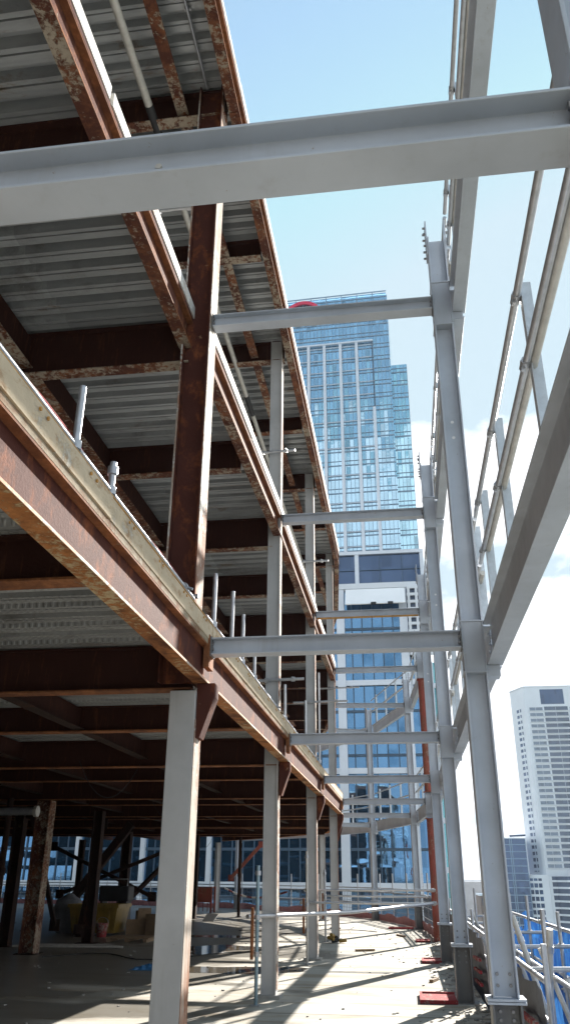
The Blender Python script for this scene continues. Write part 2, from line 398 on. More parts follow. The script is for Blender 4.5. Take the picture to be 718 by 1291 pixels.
# cross beams
lv1 = ['broad grey crossbeam overhead, sweeping across the top of the view', 'grey crossbeam from rusty floor edge to the nearest full outer column', 'grey crossbeam from the rusty floor edge to the second outer column',
       'grey crossbeam from the rusty floor edge to the third outer column', 'grey crossbeam from end of the rusty edge to the red prop', 'lower grey crossbeam to first column past the red prop',
       'lower grey crossbeam to second column past the red prop', 'lower grey crossbeam to third column past the red prop', 'lower grey crossbeam to the farthest bend column']
lv2 = [None, 'upper grey crossbeam from rusty brown column to top of nearest full outer column', 'upper grey crossbeam crossing the tower, from second grey inner column', 'upper grey crossbeam with orange underside, below the white awning',
       'upper grey crossbeam to the propped short column', 'upper grey crossbeam to first column past the red prop', 'upper grey crossbeam to second column past the red prop', None, None]
for k in range(9):
    for lev, labs, zb in ((1, lv1, 3.565), (2, lv2, 7.50)):
        if not labs[k]: continue
        r_ = offs(RN, k, -.105); l_ = offs(LN, k, .30 if lev == 1 else .14)
        dy = -.045 if k < 5 else 0
        if k == 4: r_ = offs(RN, k, -.105)
        p0 = Vector((l_.x, l_.y + dy, zb)); p1 = Vector((r_.x, r_.y + dy, zb))
        T = Thing('crossbeam', labs[k], 'beam', p0, 'grey crossbeams bridging to the outer columns')
        d = (p1 - p0).normalized()
        T.part('rolled_section', mk('sweep', I_prof(.152, .165, .012, .009), p0 + d * .012, p1 - d * .012), 'grey', bevel=.003)
        for p, q in ((p0, 1), (p1, -1)):
            ang = math.atan2(d.y, d.x); ro = rz(ang)
            ep = T.part('end_plate', mk('obox', p + d * (q * .006) + Vector((0, 0, .083)), (.012, .155, .19), ro), 'grey_dark')
            bm = MB()
            for yy in (-.05, .05):
                for z_ in (.055, .115): bm.bolt(p + d * (q * .0125) + ro @ Vector((0, yy, 0)) + Vector((0, 0, z_)), d * q, .015, .018)
            T.part('bolt', bm, 'bolt', parent=ep)
        if lev == 1 and k == 0:
            bm = MB(); bm.bolt((-.67, p0.y - .005, 3.66), (0, -1, 0), .012, .008); T.part('bolt', bm, 'steel_lt')
        if lev == 2 and k == 3:
            T.part('orange_underside', mk('sweep', [(-.07, -.006), (.07, -.006), (.07, -.0005), (-.07, -.0005)], p0 + d * .03, p1 - d * .03), 'ochre', 'orange underside')  # thin ochre plate along the underside
        if lev == 1 and k > 0:
            ang = math.atan2(d.y, d.x); ro = rz(ang)
            T.part('bracket', mk('obox', p0 + ro @ Vector((-.03, 0, .03)), (.055, .2, .32), ro), 'rust_edge', label='rusty bracket fixed to the old floor edge')

# perimeter beams on the outer face of the columns
names = ['from the top corner to the nearest full outer column', 'between the nearest and second full outer columns', 'between the second and third outer columns', 'between third outer column and red prop',
         'between red prop and first column past it', 'between first and second columns past the red prop', 'between second and third columns past the prop', 'between the last two columns of the bend']
for k in range(8):
    for lev, zb, h in ((1, 3.40, .41), (2, 7.45, .41)):
        if lev == 2 and k > 6: continue
        a, b = offs(RN, k, .18), offs(RN, k + 1, .18)
        p0 = Vector((a.x, a.y, zb)); p1 = Vector((b.x, b.y, zb)); d = (p1 - p0).normalized()
        T = Thing('perimeter_beam', ('lower' if lev == 1 else 'upper') + ' deep grey edge beam ' + names[k], 'beam', p0, 'grey edge beams along the outer columns')
        T.part('rolled_section', mk('sweep', I_prof(.143, h, .014, .010), p0 + d * .03, p1 - d * .03), 'grey', bevel=.003)
        sd = d.cross(Vector((0, 0, 1)))
        bm = MB()
        for p, q in ((p0, 1), (p1, -1)):
            for z_ in (.07, .16, .25, .34): bm.bolt(p + d * (q * .12) - sd * .005 + Vector((0, 0, z_)), -sd, .018, .016)
        T.part('bolt', bm, 'galv_lt')
        c = p1 + Vector((0, 0, -.055)) + sd * .0
        T.part('seat_bracket', mk('obox', c - sd * .02, (.12, .16, .10), rz(tang(RN, k + 1))), 'grey')

# guard rails over the perimeter beams
rl = ['over the edge beam nearest the camera', 'behind the nearest full outer column', 'between the second and third outer columns', 'between third outer column and red prop', 'just past the red prop', 'on the bend past the red prop', 'far round the bend', 'at the end of the bend']
for k in range(7):
    for lev, zt in ((1, 3.812), (2, 7.862)):
        if lev == 2 and k > 5: continue
        a, b = offs(RN, k, .16), offs(RN, k + 1, .16)
        T = Thing('edge_guardrail', ('lower' if lev == 1 else 'upper') + ' galvanised guardrail of posts and tubes ' + rl[k], 'guardrail', (a.x, a.y, zt), 'galvanised guardrails on the outer frame')
        L = (b - a).length; d = (b - a).normalized(); sd = Vector((d.y, -d.x, 0))
        ss = [.65, 2.35, 4.03, 5.4] if k == 0 else [.55 + 1.65 * i for i in range(int((L - .4) / 1.65) + 1)]
        ro = rz(-math.atan2(d.x, d.y))
        for s_ in ss:
            p = a + d * s_
            mb = MB(); mb.obox(p + sd * .015 + Vector((0, 0, zt + .63)), (.008, .065, 1.26), ro); mb.obox(p + sd * .055 + d * .028 + Vector((0, 0, zt + .63)), (.066, .008, 1.26), ro)
            po = T.part('post', mb, 'galv_lt')
            for zz in (.62, 1.12):
                mb = MB()
                mb.obox(p - sd * .035 + Vector((0, 0, zt + zz - .01)), (.022, .03, .07), ro); mb.tube([p - sd * .02 - d * .045 + Vector((0, 0, zt + zz)), p - sd * .02 + d * .045 + Vector((0, 0, zt + zz))], .031, 8)
                T.part('rail_clip', mb, 'galv', parent=po)
        Z = Vector((0, 0, 1))
        for off, zz in ((-.02, 1.12), (-.015, .62)):
            T.part('rail', mk('tube', [a + d * .05 + sd * off + Z * (zt + zz), b - d * .02 + sd * off + Z * (zt + zz)], .024), 'galv')
        T.part('rail', mk('tube', [a + d * .3 + sd * .034 + Z * (zt + .625), b - d * (.35) + sd * .034 + Z * (zt + .625)], .026), 'steel_lt')

# ------------------------------------------------------------------ old building: inner columns
ln = ['', 'wide grey column with rust-streaked side carrying the rusty floor edge, nearest the camera', 'second grey column of the inner row, rising through both floors', 'third grey column of the inner row, rising past the floor edges',
      'fourth grey column of the inner row, where the floor edge ends', 'grey inner column behind the end of the rusty floor edge', 'sixth grey column of the inner row, seen between nearer columns', 'seventh grey column of the inner row', 'lone pale grey column standing far inside by the red brace']
def plates(T, P, z0, z1, t, mat, name, b=.25, d=.25, label=None):   # outer flange face in its own look
    c = Vector((P[0], P[1], 0)); rot = rz(t)
    return T.part(name, mk('obox', c + rot @ Vector((b / 2 + .0035, 0, (z0 + z1) / 2)), (.007, d * .98, z1 - z0), rot), mat, label)
for k in range(1, 9):
    P = LN[k] if k > 1 else (LN[1][0] + .055, LN[1][1]); t = tang(LN, k)
    T = Thing('steel_column', ln[k], 'column', (P[0], P[1], 0), 'grey columns of the inner row')
    c = Vector((P[0], P[1], 0)); rot = rz(t)
    if k == 1:
        T.part('casing', mk('obox', c + Vector((0, 0, 1.62)), (.255, .25, 3.2), rot), 'grey_old', bevel=.008)
        plates(T, P, .05, 2.95, t, 'peel', 'outer_face', .255, .25, 'rusty side face with peeling white paint')
        z1 = 3.22
    else:
        z1 = 11.6 if k < 6 else 3.22
        b = .22
        mb = MB(); zc = z1 / 2 + .01; h = z1 - .02
        for sx in (-1, 1): mb.obox(c + rot @ Vector((sx * (b / 2 - .009), 0, zc)), (.018, b, h), rot)
        mb.obox(c + rot @ Vector((0, -.075, zc)), (b - .037, .012, h), rot)
        T.part('shaft', mb, 'grey_old', bevel=.003)
        plates(T, P, .1, z1 - .1, t, 'peel' if k < 4 else 'rust_edge', 'outer_face', b, b, 'sunlit side face with peeling paint')
    T.part('base_plate', mk('obox', c + Vector((0, 0, .02)), (.36, .36, .04), rot), 'slab')
    if k < 6:                                   # haunch below the floor edge
        g = rot; prof = [(.13, 3.29), (.30, 3.29), (.30, 3.16), (.17, 2.78), (.13, 2.78)]
        mb = MB(); n = len(prof)
        vs = [c + g @ Vector((x, y, 0)) + Vector((0, 0, z)) for y in (-.09, .09) for x, z in prof]
        mb.add(vs, [tuple(range(n - 1, -1, -1)), tuple(range(n, 2 * n))] + [(i, (i + 1) % n, (i + 1) % n + n, i + n) for i in range(n)])
        T.part('haunch', mb, 'maroon', 'dark tapered haunch under the floor edge', bevel=.004)
# rusty brown upper column over the first inner column, and the one overhead out of view
P = LN[1]; c = Vector((P[0], P[1], 0))
T = Thing('rusty_column', 'rusty brown upper column with sunlit peeling edge, above the wide grey column', 'column', (P[0], P[1], 3.3))
mb = MB()
c.x -= .037
for sx in (-1, 1): mb.obox(c + Vector((sx * .151, 0, 7.45)), (.018, .32, 8.3), Matrix.Identity(3))
mb.obox(c + Vector((0, -.05, 7.45)), (.283, .012, 8.3), Matrix.Identity(3))
T.part('shaft', mb, 'maroon', bevel=.003)
plates(T, (c.x, P[1]), 3.9, 11.5, 0, 'peel', 'outer_face', .32, .32, 'peeling outer face in full sun')
mb = MB(); mb.box(c.x - .161, c.x - .141, P[1] - .166, P[1] - .161, 3.9, 11.5); T.part('flange_edge', mb, 'peel', 'flaking white flange edge')

# ------------------------------------------------------------------ old floors: edge beams, decks, slabs
def edge_line(lev, k):     # outer edge of the bottom flange at grid line k
    if lev == 1: d = .28
    elif lev == 2: d = [-.11, .03, .13, .14, .14][k] if k < 5 else .14
    else: d = .33
    return offs(LN, k, d)
ZB = {1: 3.295, 2: 7.255, 3: 11.2}
bay = ['over the camera', 'from the wide grey column to second inner column', 'between second and third inner columns', 'between third and fourth inner columns', 'curving away past the fourth inner column', 'round the far curve', 'at the far curve end', 'farthest round the curve']
bay0 = 'running from overhead to the wide grey column'
lname = {1: 'lowest', 2: 'middle', 3: 'uppermost'}
for lev in (1, 2, 3):
    zb = ZB[lev]
    for k in range(0, 8):
        if lev == 2 and k == 0: a = Vector((-2.2, -4.5, 0)); b = Vector((-2.2, A[1], 0))
        else:
            a, b = edge_line(lev, k), edge_line(lev, k + 1)
            if k == 0: a = Vector((b.x, -4.5, 0))
        if lev == 2 and k == 1: a = Vector((-2.07, A[1], 0))
        d = (b - a).normalized(); sd = Vector((d.y, -d.x, 0)); Z = Vector((0, 0, 1))
        T = Thing('floor_edge_beam', 'rusty edge beam of the ' + lname[lev] + ' floor, ' + (bay0 if k == 0 else bay[k]), 'beam', (a.x, a.y, zb), 'rusty floor edge beams')
        m0, m1 = a - sd * .07 + d * .004, b - sd * .07 - d * .004
        T.part('bottom_flange', mk('sweep', rect_prof(.142, .016), m0 + Z * zb, m1 + Z * zb), 'rust_flange' if lev == 1 else 'maroon_flake', 'flaking orange rust underside' if lev == 1 else 'flaking blistered underside')
        T.part('flange_lip', mk('sweep', rect_prof(.004, .019), a + sd * .0035 + d * .004 + Z * (zb - .002), b + sd * .0035 - d * .004 + Z * (zb - .002)), 'lip' if lev == 1 else 'rust_edge', 'thin worn lip')  # lowest floor's lip has sunlight painted into its colour
        T.part('web', mk('sweep', rect_prof(.012, .335), m0 + Z * (zb + .0165), m1 + Z * (zb + .0165)), 'maroon' if lev == 1 else 'maroon_web')
        T.part('top_flange', mk('sweep', rect_prof(.142, .016), m0 + Z * (zb + .352), m1 + Z * (zb + .352)), 'rust_edge')
        # edge trim: ledge and upstand
        tz = zb + .37
        led = mk('sweep', rect_prof(.15, .05), a - sd * .072 + Z * tz, b - sd * .072 + Z * tz)
        T.part('ledge', led, 'ledge' if lev == 1 else 'maroon')
        tr = MB(); n = max(1, int((b - a).length / 2.9))
        L = (b - a).length
        for i in range(n):
            gp = .03 if lev == 2 else .006; s0, s1 = L * i / n + gp, L * (i + 1) / n - gp
            q = random.uniform(-.006, .006)
            tr.sweep(rect_prof(.03, .16 + (random.uniform(-.03, .02) if lev == 3 else 0)), a + d * s0 + sd * (.0 + q) + Z * (tz + .052), a + d * s1 + sd * (.0 + q) + Z * (tz + .052))
        T.part('edge_trim_strip', tr, 'tan' if lev == 1 else 'white', 'pale edge strip catching the sun')
        if lev == 1 and k < 5:
            rb = MB(); rb.sweep(rect_prof(.034, .008), a + Z * (tz + .2125), b + Z * (tz + .2125)); T.part('stained_lip', rb, 'ochre')
            for i in range(int(L / .75) if k < 3 else 0):
                for e in (0, .1):
                    bm = MB(); bm.bolt(a + d * (.4 + .75 * i + e) + sd * .0215 + Z * (tz + .17), sd, .012, .01); T.part('bolt', bm, 'ochre')

def edge_x(lev, y):
    pts = [edge_line(lev, k) for k in range(9)]
    if lev == 2 and y < A[1]: return -2.2
    if y <= pts[0].y: return pts[0].x
    for p, q in zip(pts, pts[1:]):
        if p.y <= y <= q.y: return p.x + (q.x - p.x) * (y - p.y) / (q.y - p.y)
    p, q = pts[-1], Vector((-62, 52.5, 0))
    return p.x + (q.x - p.x) * min(1, (y - p.y) / (q.y - p.y))
XI = -62.
for lev in (1, 2, 3):
    zd = ZB[lev] + .38
    T = Thing('floor_deck', {1: 'underside of the lowest old floor, dark ribbed metal decking', 2: 'underside of the middle old floor, grey ribbed metal decking', 3: 'underside of the uppermost old floor, finely ribbed decking against the sky'}[lev], 'floor deck', (-10, 10, zd), 'old floors of ribbed decking')
    mb = MB(); y = -5.0; pitch = .28
    dx = .16
    while y < 52.0:
        pr_ = [(y, 0), (y + .045, 0), (y + .049, .03), (y + .059, .03), (y + .063, 0), (y + .150, 0), (y + .156, .05), (y + .17, .105), (y + .25, .105), (y + .270, .04), (y + .28, 0)]; NP = len(pr_)
        xs = [edge_x(lev, p[0]) - dx for p in pr_]
        vs = [(XI, p[0], zd + p[1]) for p in pr_] + [(x, p[0], zd + p[1]) for x, p in zip(xs, pr_)]
        mb.add(vs, [(i, i + 1, i + NP + 1, i + NP) for i in range(NP - 1)])
        y += pitch
    T.part('ribbed_sheet', mb, 'deck_dimpled' if lev == 1 else 'deck')
    poly = [(edge_x(lev, -5) - .022, -5.0)]
    poly += [(edge_line(lev, k).x - .022, edge_line(lev, k).y) for k in range(0, 9)] if lev != 2 else [(-2.222, A[1] - .01)] + [(edge_line(lev, k).x - .022, edge_line(lev, k).y) for k in range(1, 9)]
    poly += [(XI, 52.5), (XI, -5)]
    T.part('concrete_topping', mk('prism', poly, zd + .108, zd + .19), 'slab')

# transverse and lengthwise beams below each floor
gl = {1: 3.24, 2: 7.05, 3: 11.12}
for lev in (1, 2, 3):
    zd = ZB[lev] + .38; zt = zd - .002
    ys = [A[0] - 3.0, A[0], (A[0] + A[1]) / 2] + [A[1], 10.5, A[2], 16.4, A[3], 22.3, A[4], 28.2, 31.0, 33.7, 36.4, 40.5]
    for i, y in enumerate(ys):
        main = y in A or y in (31.0, 36.4)
        xe = edge_x(lev, y) - .16
        if lev == 3: xe -= .02
        zb = gl[lev] if main else gl[lev] + .10
        h = zt - zb
        T = Thing('floor_beam', f'{ORD[i]} brown beam from the camera crossing beneath the {lname[lev]} floor', 'beam', (xe, y, zb), 'brown beams crossing beneath old floors')
        p0, p1 = Vector((XI + .5, y, 0)), Vector((xe, y, 0)); Z = Vector((0, 0, 1))
        T.part('bottom_flange', mk('sweep', rect_prof(.17, .016), p0 + Z * zb, p1 + Z * zb), 'maroon_flake' if lev > 1 else 'rust_edge', 'rusty bottom flange with flaking edge')
        T.part('web', mk('sweep', rect_prof(.012, h - .034), p0 + Z * (zb + .0165), p1 + Z * (zb + .0165)), 'maroon_dark')
        T.part('top_flange', mk('sweep', rect_prof(.17, .016), p0 + Z * (zt - .016), p1 + Z * (zt - .016)), 'maroon_dark')
    xs = [-4.25, -6.4, -8.6, -10.8, -13.2, -16] if lev < 3 else [-2.55, -4.4, -6.6, -8.8, -11, -13.2]
    for i, x in enumerate(xs):
        zb = gl[lev] + .13; h = zt - .018 - zb
        ye = 46 if x < -12 else (44 if x < -10 else (41 if x < -8 else (38 if x < -5 else 33 if x < -3 else 30.5)))
        T = Thing('lengthwise_beam', f'{ORD[i]} brown beam inward from the floor edge, running lengthwise beneath the {lname[lev]} floor', 'beam', (x, 10, zb), 'brown beams lengthwise beneath old floors')
        p0, p1 = Vector((x, -4.5, 0)), Vector((x, ye, 0)); Z = Vector((0, 0, 1))
        T.part('bottom_flange', mk('sweep', rect_prof(.16, .014), p0 + Z * zb, p1 + Z * zb), 'maroon_flake' if lev > 1 else 'dark_rust', 'flaking bottom flange')
        T.part('web', mk('sweep', rect_prof(.011, h - .014), p0 + Z * (zb + .0145), p1 + Z * (zb + .0145)), 'maroon_dark')

for lab, bx in (('added dark wall deep inside, keeping light out of the interior', (-27.3, -27, -5.01, 36, .003, 11.1)), ('added dark wall behind the camera, keeping light out of the interior', (XI + .01, -2.6, -5.3, -5.02, .003, 11.1))):  # unseen walls added to stop light entering the interior
    T = Thing('blocker_wall', lab, 'wall', (bx[0], bx[2], 0), 'added walls that keep light out')
    T.part('light_blocker', mk('box', *bx), 'dark_rust')
# pipe and conduit below the uppermost floor
def nz(n, rz_): return 1.6 + n * rz_
T = Thing('service_pipe', 'pale lagged pipe slung lengthwise beneath the uppermost floor', 'pipe', (-2.95, 6, 11.15))
zp = 1.6 + 2.95 * 3.24
segs = [(4.0, 7.3, 'lagging', 'steel_lt', .055), (7.3, 8.3, 'black_sleeve', 'black', .06), (8.3, 14.6, 'lagging', 'steel_lt', .05), (14.62, 15.4, 'black_sleeve', 'black', .055), (15.4, 26, 'lagging', 'steel_lt', .05)]
for y0, y1, nme, mt, r_ in segs:
    T.part(nme, mk('tube', [(-2.95, y0 + .002, zp), (-2.95, y1 - .002, zp)], r_, 12), mt)
for y in (5.2, 9.2, 12.4, 17.5, 21):
    T.part('hanger', mk('tube', [(-2.95, y, zp + .05), (-2.95, y, 11.56)], .008, 6), 'galv')
T = Thing('conduit', 'thin dark conduit lying beneath the uppermost floor near its edge', 'conduit', (-2.18, 5, 11.55))
T.part('tube', mk('tube', [(-2.18, 3.0, 11.5), (-2.18, 7.42, 11.5)], .022, 8), 'galv')
for y in (4.2, 6.3): T.part('saddle', mk('box', -2.22, -2.14, y, y + .04, 11.523, 11.577), 'galv')

# scaffold tubes clamped to the old frame
def coupler(mb, p, d):
    d = Vector(d).normalized(); p = Vector(p)
    mb.tube([p - d * .03, p + d * .03], .04, 8)
    s_ = d.cross(Vector((.3, .2, 1))).normalized(); mb.tube([p, p + s_ * .085], .014, 6)
std = [(-1.95, 4.236, 3.89, 4.53, 'first short upright tube on the lowest floor edge, nearest the camera'), (-1.95, 4.906, 3.89, 4.32, 'stubby upright tube with clamps on the lowest floor edge'),
       (-1.95, 8.25, 3.89, 4.68, 'upright tube just beyond the rusty column, nearest of three together'), (-1.95, 9.22, 3.89, 4.80, 'tallest of three upright tubes beyond the rusty column'),
       (-1.95, 9.92, 3.89, 4.72, 'farthest of three upright tubes beyond the rusty column'), (-1.95, 10.8, 3.89, 4.63, 'upright tube standing just short of the second inner column'),
       (-1.95, 13.86, 3.89, 4.66, 'upright tube just beyond the second inner column'), (-1.95, 16.97, 3.89, 5.0, 'upright tube midway past the second inner column'),
       (-1.92, 19.6, 3.89, 6.2, 'long upright tube beside the third inner column')]
for x, y, z0, z1, lab in std:
    T = Thing('scaffold_tube', lab, 'scaffold tube', (x, y, z0), 'upright tubes along the lowest floor edge')
    T.part('tube', mk('tube', [(x, y, z0), (x, y, z1)], .0245, 12), 'galv')
    mb = MB(); coupler(mb, (x, y, z0 + .2), (0, 0, 1)); T.part('coupler', mb, 'galv')
    if lab.startswith('stubby'):
        mb = MB(); coupler(mb, (x, y, z1 - .07), (0, 0, 1)); T.part('coupler', mb, 'galv')
hor = [((-2.9, 7.44, 9.95), (-1.72, 7.44, 9.98), 'pale ledger tube clamped across the rusty brown column'), ((-3.1, 7.78, 9.7), (-2.25, 7.78, 9.72), 'short ledger tube behind the rusty brown column'),
       ((-2.6, 13.24, 8.95), (-1.7, 13.24, 8.97), 'ledger tube clamped to the second inner column, upper floor'), ((-2.45, 13.26, 4.6), (-1.55, 13.26, 4.62), 'ledger tube clamped low on second inner column above the floor edge'),
       ((-2.5, 19.2, 9.0), (-1.6, 19.2, 9.0), 'ledger tube clamped to the third inner column high up'), ((-2.5, 19.2, 5.4), (-1.2, 19.2, 5.42), 'ledger tube clamped to third inner column at mid height'),
       ((-2.5, 25.15, 7.0), (-1.2, 25.15, 7.02), 'ledger tube clamped to the fourth inner column'), ((-2.42, 7.42, 4.12), (-1.92, 7.42, 4.14), 'stubby clamped tube at foot of the rusty brown column')]
for p, q, lab in hor:
    T = Thing('ledger_tube', lab, 'scaffold tube', p, 'ledger tubes clamped to columns')
    T.part('tube', mk('tube', [p, q], .0245, 12), 'galv')
    for s_ in (.3, .8):
        mb = MB(); coupler(mb, Vector(p).lerp(Vector(q), s_), (1, 0, 0)); T.part('coupler', mb, 'galv')
for y0, y1, lab in ((2.2, 7.35, 'long tube fixed along the lowest floor edge, short of the rusty column'), (7.9, 13.2, 'long tube fixed along the lowest floor edge, beyond the rusty column'), (13.6, 19.2, 'long tube fixed along the lowest floor edge, past the second inner column')):
    T = Thing('edge_tube', lab, 'scaffold tube', (-1.9, y0, 4.1), 'tubes running along the lowest floor edge')
    T.part('tube', mk('tube', [(-1.95, y0, 4.085), (-1.95, y1, 4.09)], .019, 10), 'galv')
    for s_ in (.93,):
        mb = MB(); coupler(mb, (-1.95, y0 + (y1 - y0) * s_, 4.09), (0, 1, 0)); T.part('coupler', mb, 'galv')
pts = [(-2.0 + .03 * math.sin(y * 2.1), y, 4.15 + .03 * math.sin(y * 1.3 + 1)) for y in [2 + .3 * i for i in range(28)]]
tag(mk('tube', pts, .011, 6).obj('cable', 'redplate', (-2, 2, 3.98)), 'thin red cable trailing along the lowest floor edge', 'cable')
for (y0, y1, lab) in ((11.4, 13.0, 'dark folded sheet heaped on floor edge before the second inner column'), (14.4, 18.2, 'dark sheet draped along floor edge past second inner column')):
    mb = MB(); n = 24; m_ = 5; vs = []
    for i in range(n + 1):
        y = y0 + (y1 - y0) * i / n
        for j in range(m_ + 1):
            u = j / m_
            vs.append((-2.28 + .34 * u + .02 * math.sin(i * 1.7), y, 3.875 + .24 * math.sin(math.pi * u) * (.6 + .4 * math.sin(i * .9 + j)) ** 2))
    mb.add(vs, [(i * (m_ + 1) + j, (i + 1) * (m_ + 1) + j, (i + 1) * (m_ + 1) + j + 1, i * (m_ + 1) + j + 1) for i in range(n) for j in range(m_)], True)
    single('folded_sheet', mb, 'black', lab, 'sheet', (-2.2, y0, 3.87), 'dark sheets on the floor edge')

# ------------------------------------------------------------------ tubes and rails at floor level
def railing(lab, pts, r=.0245, mat='galv', coup=(.02, .98), group='low safety tubes across the floor'):
    T = Thing('safety_tube', lab, 'scaffold tube', pts[0], group)
    T.part('tube', mk('tube', pts, r, 12), mat)
    for s_ in coup:
        p = Vector(pts[0]).lerp(Vector(pts[-1]), s_); mb = MB(); coupler(mb, p, Vector(pts[-1]) - Vector(pts[0])); T.part('coupler', mb, 'galv')
railing('sloping pale tube from second inner column to third outer column', [(-2.3, 12.65, 1.08), (-1.0, 15.6, 1.05), (.56, 19.2, 1.12)], .03)
railing('level tube across the floor from third inner to third outer column', [(-2.35, 19.2, 1.10), (.58, 19.2, 1.10)])
railing('level tube across the floor at the fourth inner column', [(-2.4, 25.1, 1.12), (.55, 25.1, 1.12)])
railing('second level tube near third columns, set a little higher', [(-2.3, 19.5, 1.34), (.58, 19.5, 1.36)])
for x, y, z1, mat, lab in ((-2.14, 12.55, 1.75, 'bluetube', 'blue-grey upright tube clamped beside second inner column'), (-2.1, 18.4, 2.1, 'steel_lt', 'pale upright tube standing beside the third inner column'), (-2.3, 24.6, 1.8, 'galv', 'short upright tube beside the fourth inner column')):
    T = Thing('upright_tube', lab, 'scaffold tube', (x, y, 0), 'upright tubes by inner columns')
    T.part('tube', mk('tube', [(x, y, .01), (x, y, z1)], .026, 12), mat)
    for z in (.62, 1.08, z1 - .1):
        mb = MB(); coupler(mb, (x, y, z), (0, 0, 1)); T.part('coupler', mb, 'galv')
    T.part('foot_plate', mk('box', x - .07, x + .07, y - .07, y + .07, .001, .01), 'galv')
    T.part('side_tube', mk('tube', [(x - .07, y, .55), (x - .07, y, 1.2)], .024, 10), 'rust_edge', 'short rusty tube clamped alongside')

# guard rail round the far floor edge with netting
for k in range(1, 8):
    a, b = Vector((*RO[k], 0)), Vector((*RO[k + 1], 0)); a = a + Vector((-.12, -.12, 0)); b = b + Vector((-.12, -.12, 0))
    lab = ['', 'floor-edge barrier with mesh and red netting just past the red prop', 'mesh barrier with red netting at the start of the bend', 'mesh barrier with red netting midway round the bend', 'mesh barrier with red netting at the far end of the floor',
           'far mesh barrier seen through the dark interior, beside the bend', 'far mesh barrier seen through the middle of the dark interior', 'far mesh barrier in the deepest part of the interior'][k]
    T = Thing('edge_barrier', lab, 'barrier', a, 'mesh barriers along the far floor edge')
    L = (b - a).length; d = (b - a).normalized(); sd = Vector((d.y, -d.x, 0)); Z = Vector((0, 0, 1)); n = max(2, round(L / 2.2))
    for i in range(n):
        p = a + d * (L * i / n)
        T.part('post', mk('tube', [p, p + Z * 1.75], .026, 8), 'galv')
    for zz in (1.2, 1.05, .62): T.part('rail', mk('tube', [a + sd * .05 + Z * zz, b + sd * .05 + Z * zz], .03, 8), 'galv')
    mb = MB(); nx = int(L / .16)
    for i in range(nx + 1):
        p = a + d * (L * i / nx) - sd * .02; mb.sweep(rect_prof(.012, .012), p + Z * .05, p + Z * 1.05, (d.x, d.y, 0))
    for j in range(7): mb.sweep(rect_prof(.012, .012), a - sd * .034 + Z * (.06 + .16 * j), b - sd * .034 + Z * (.06 + .16 * j))
    T.part('wire_mesh', mb, 'mesh')
    mb = MB(); N = int(L / .3)
    vs = []
    for i in range(N + 1):
        p = a + d * (L * i / N) - sd * (.10 + .03 * math.sin(i * 1.3))
        vs += [p + Z * .02, p - sd * .02 + Z * .22, p + Z * (.27 + .05 * math.sin(i * .8 + k))]
    mb.add(vs, [(3 * i + j, 3 * i + 3 + j, 3 * i + 4 + j, 3 * i + 1 + j) for i in range(N) for j in range(2)], True)
    T.part('debris_net', mb, 'pink', 'sagging faded red netting')
    T.part('toe_board', mk('sweep', rect_prof(.03, .16), a + sd * .1 + Z * .01, b + sd * .1 + Z * .01), 'galv_lt')

# ------------------------------------------------------------------ outer scaffold on the open edge
def bay_label(i): return ['nearest the camera', 'beside the nearest full outer column', 'beside the second outer column', 'beside the third outer column', 'beside the red prop', 'past the red prop'][i]
ya = [4.2, 6.6, 9.3, 12.2, 15.2, 18.4, 21.6]
for i, y in enumerate(ya):
    T = Thing('scaffold_standard', f'{ORD[i]} pair of upright scaffold tubes outside the open edge', 'scaffold', (1.5, y, -1), 'outer scaffold uprights')
    T.part('inner_tube', mk('tube', [(1.32, y, -3.5), (1.32, y, 1.32 + .1 * (i % 2))], .0245, 10), 'galv')
    T.part('outer_tube', mk('tube', [(1.95, y + .15, -3.5), (1.95, y + .15, 1.2 + .14 * (i % 3))], .0245, 10), 'galv')
    T.part('transom', mk('tube', [(1.15, y + .06, .78), (2.15, y + .06, .80)], .0245, 10), 'galv')
    T.part('brace', mk('tube', [(1.25, y - .06, .98), (1.9, y - .05, -.9)], .0245, 10), 'steel_lt')
    for p in ((1.32, y, .78), (1.95, y + .15, .8), (1.95, y + .15, .3)):
        mb = MB(); coupler(mb, p, (0, 0, 1)); T.part('coupler', mb, 'galv')
for x, z, lab in ((1.37, .72, 'inner handrail tube of outer scaffold, running along open edge'), (1.37, .25, 'lower handrail tube of outer scaffold, along open edge'), (2.0, .98, 'far handrail tube of outer scaffold in front of blue netting'), (2.0, .42, 'lower far tube of outer scaffold in front of blue netting')):
    T = Thing('handrail_tube', lab, 'scaffold tube', (x, 2, z), 'handrails of outer scaffold')
    for y0, y1 in zip((2, 8.2, 14.4, 20.6), (8.19, 14.39, 20.59, 24.2)):
        T.part('tube', mk('tube', [(x, y0, z), (x, y1, z + .01)], .0245, 10), 'galv')
        mb = MB(); mb.tube([(x, y1 - .06, z + .01), (x, y1 + .06, z + .01)], .034, 8); T.part('sleeve_coupler', mb, 'steel_lt')
# short raking tubes and a sleeve near the corner
for p, q, lab in (((1.28, 9.2, .45), (1.33, 9.0, 1.16), 'short raking tube leaning on the near handrail'), ((1.46, 10.7, .2), (1.2, 10.9, 1.2), 'second raking tube behind the nearest full outer column'), ((1.6, 8.6, -.6), (1.42, 8.9, .75), 'thick pale raking tube hanging from the near handrail')):
    T = Thing('raking_tube', lab, 'scaffold tube', p, 'raking tubes of outer scaffold'); T.part('tube', mk('tube', [p, q], .032, 12), 'steel_lt')
    mb = MB(); coupler(mb, Vector(p).lerp(Vector(q), .75), Vector(q) - Vector(p)); T.part('coupler', mb, 'galv')
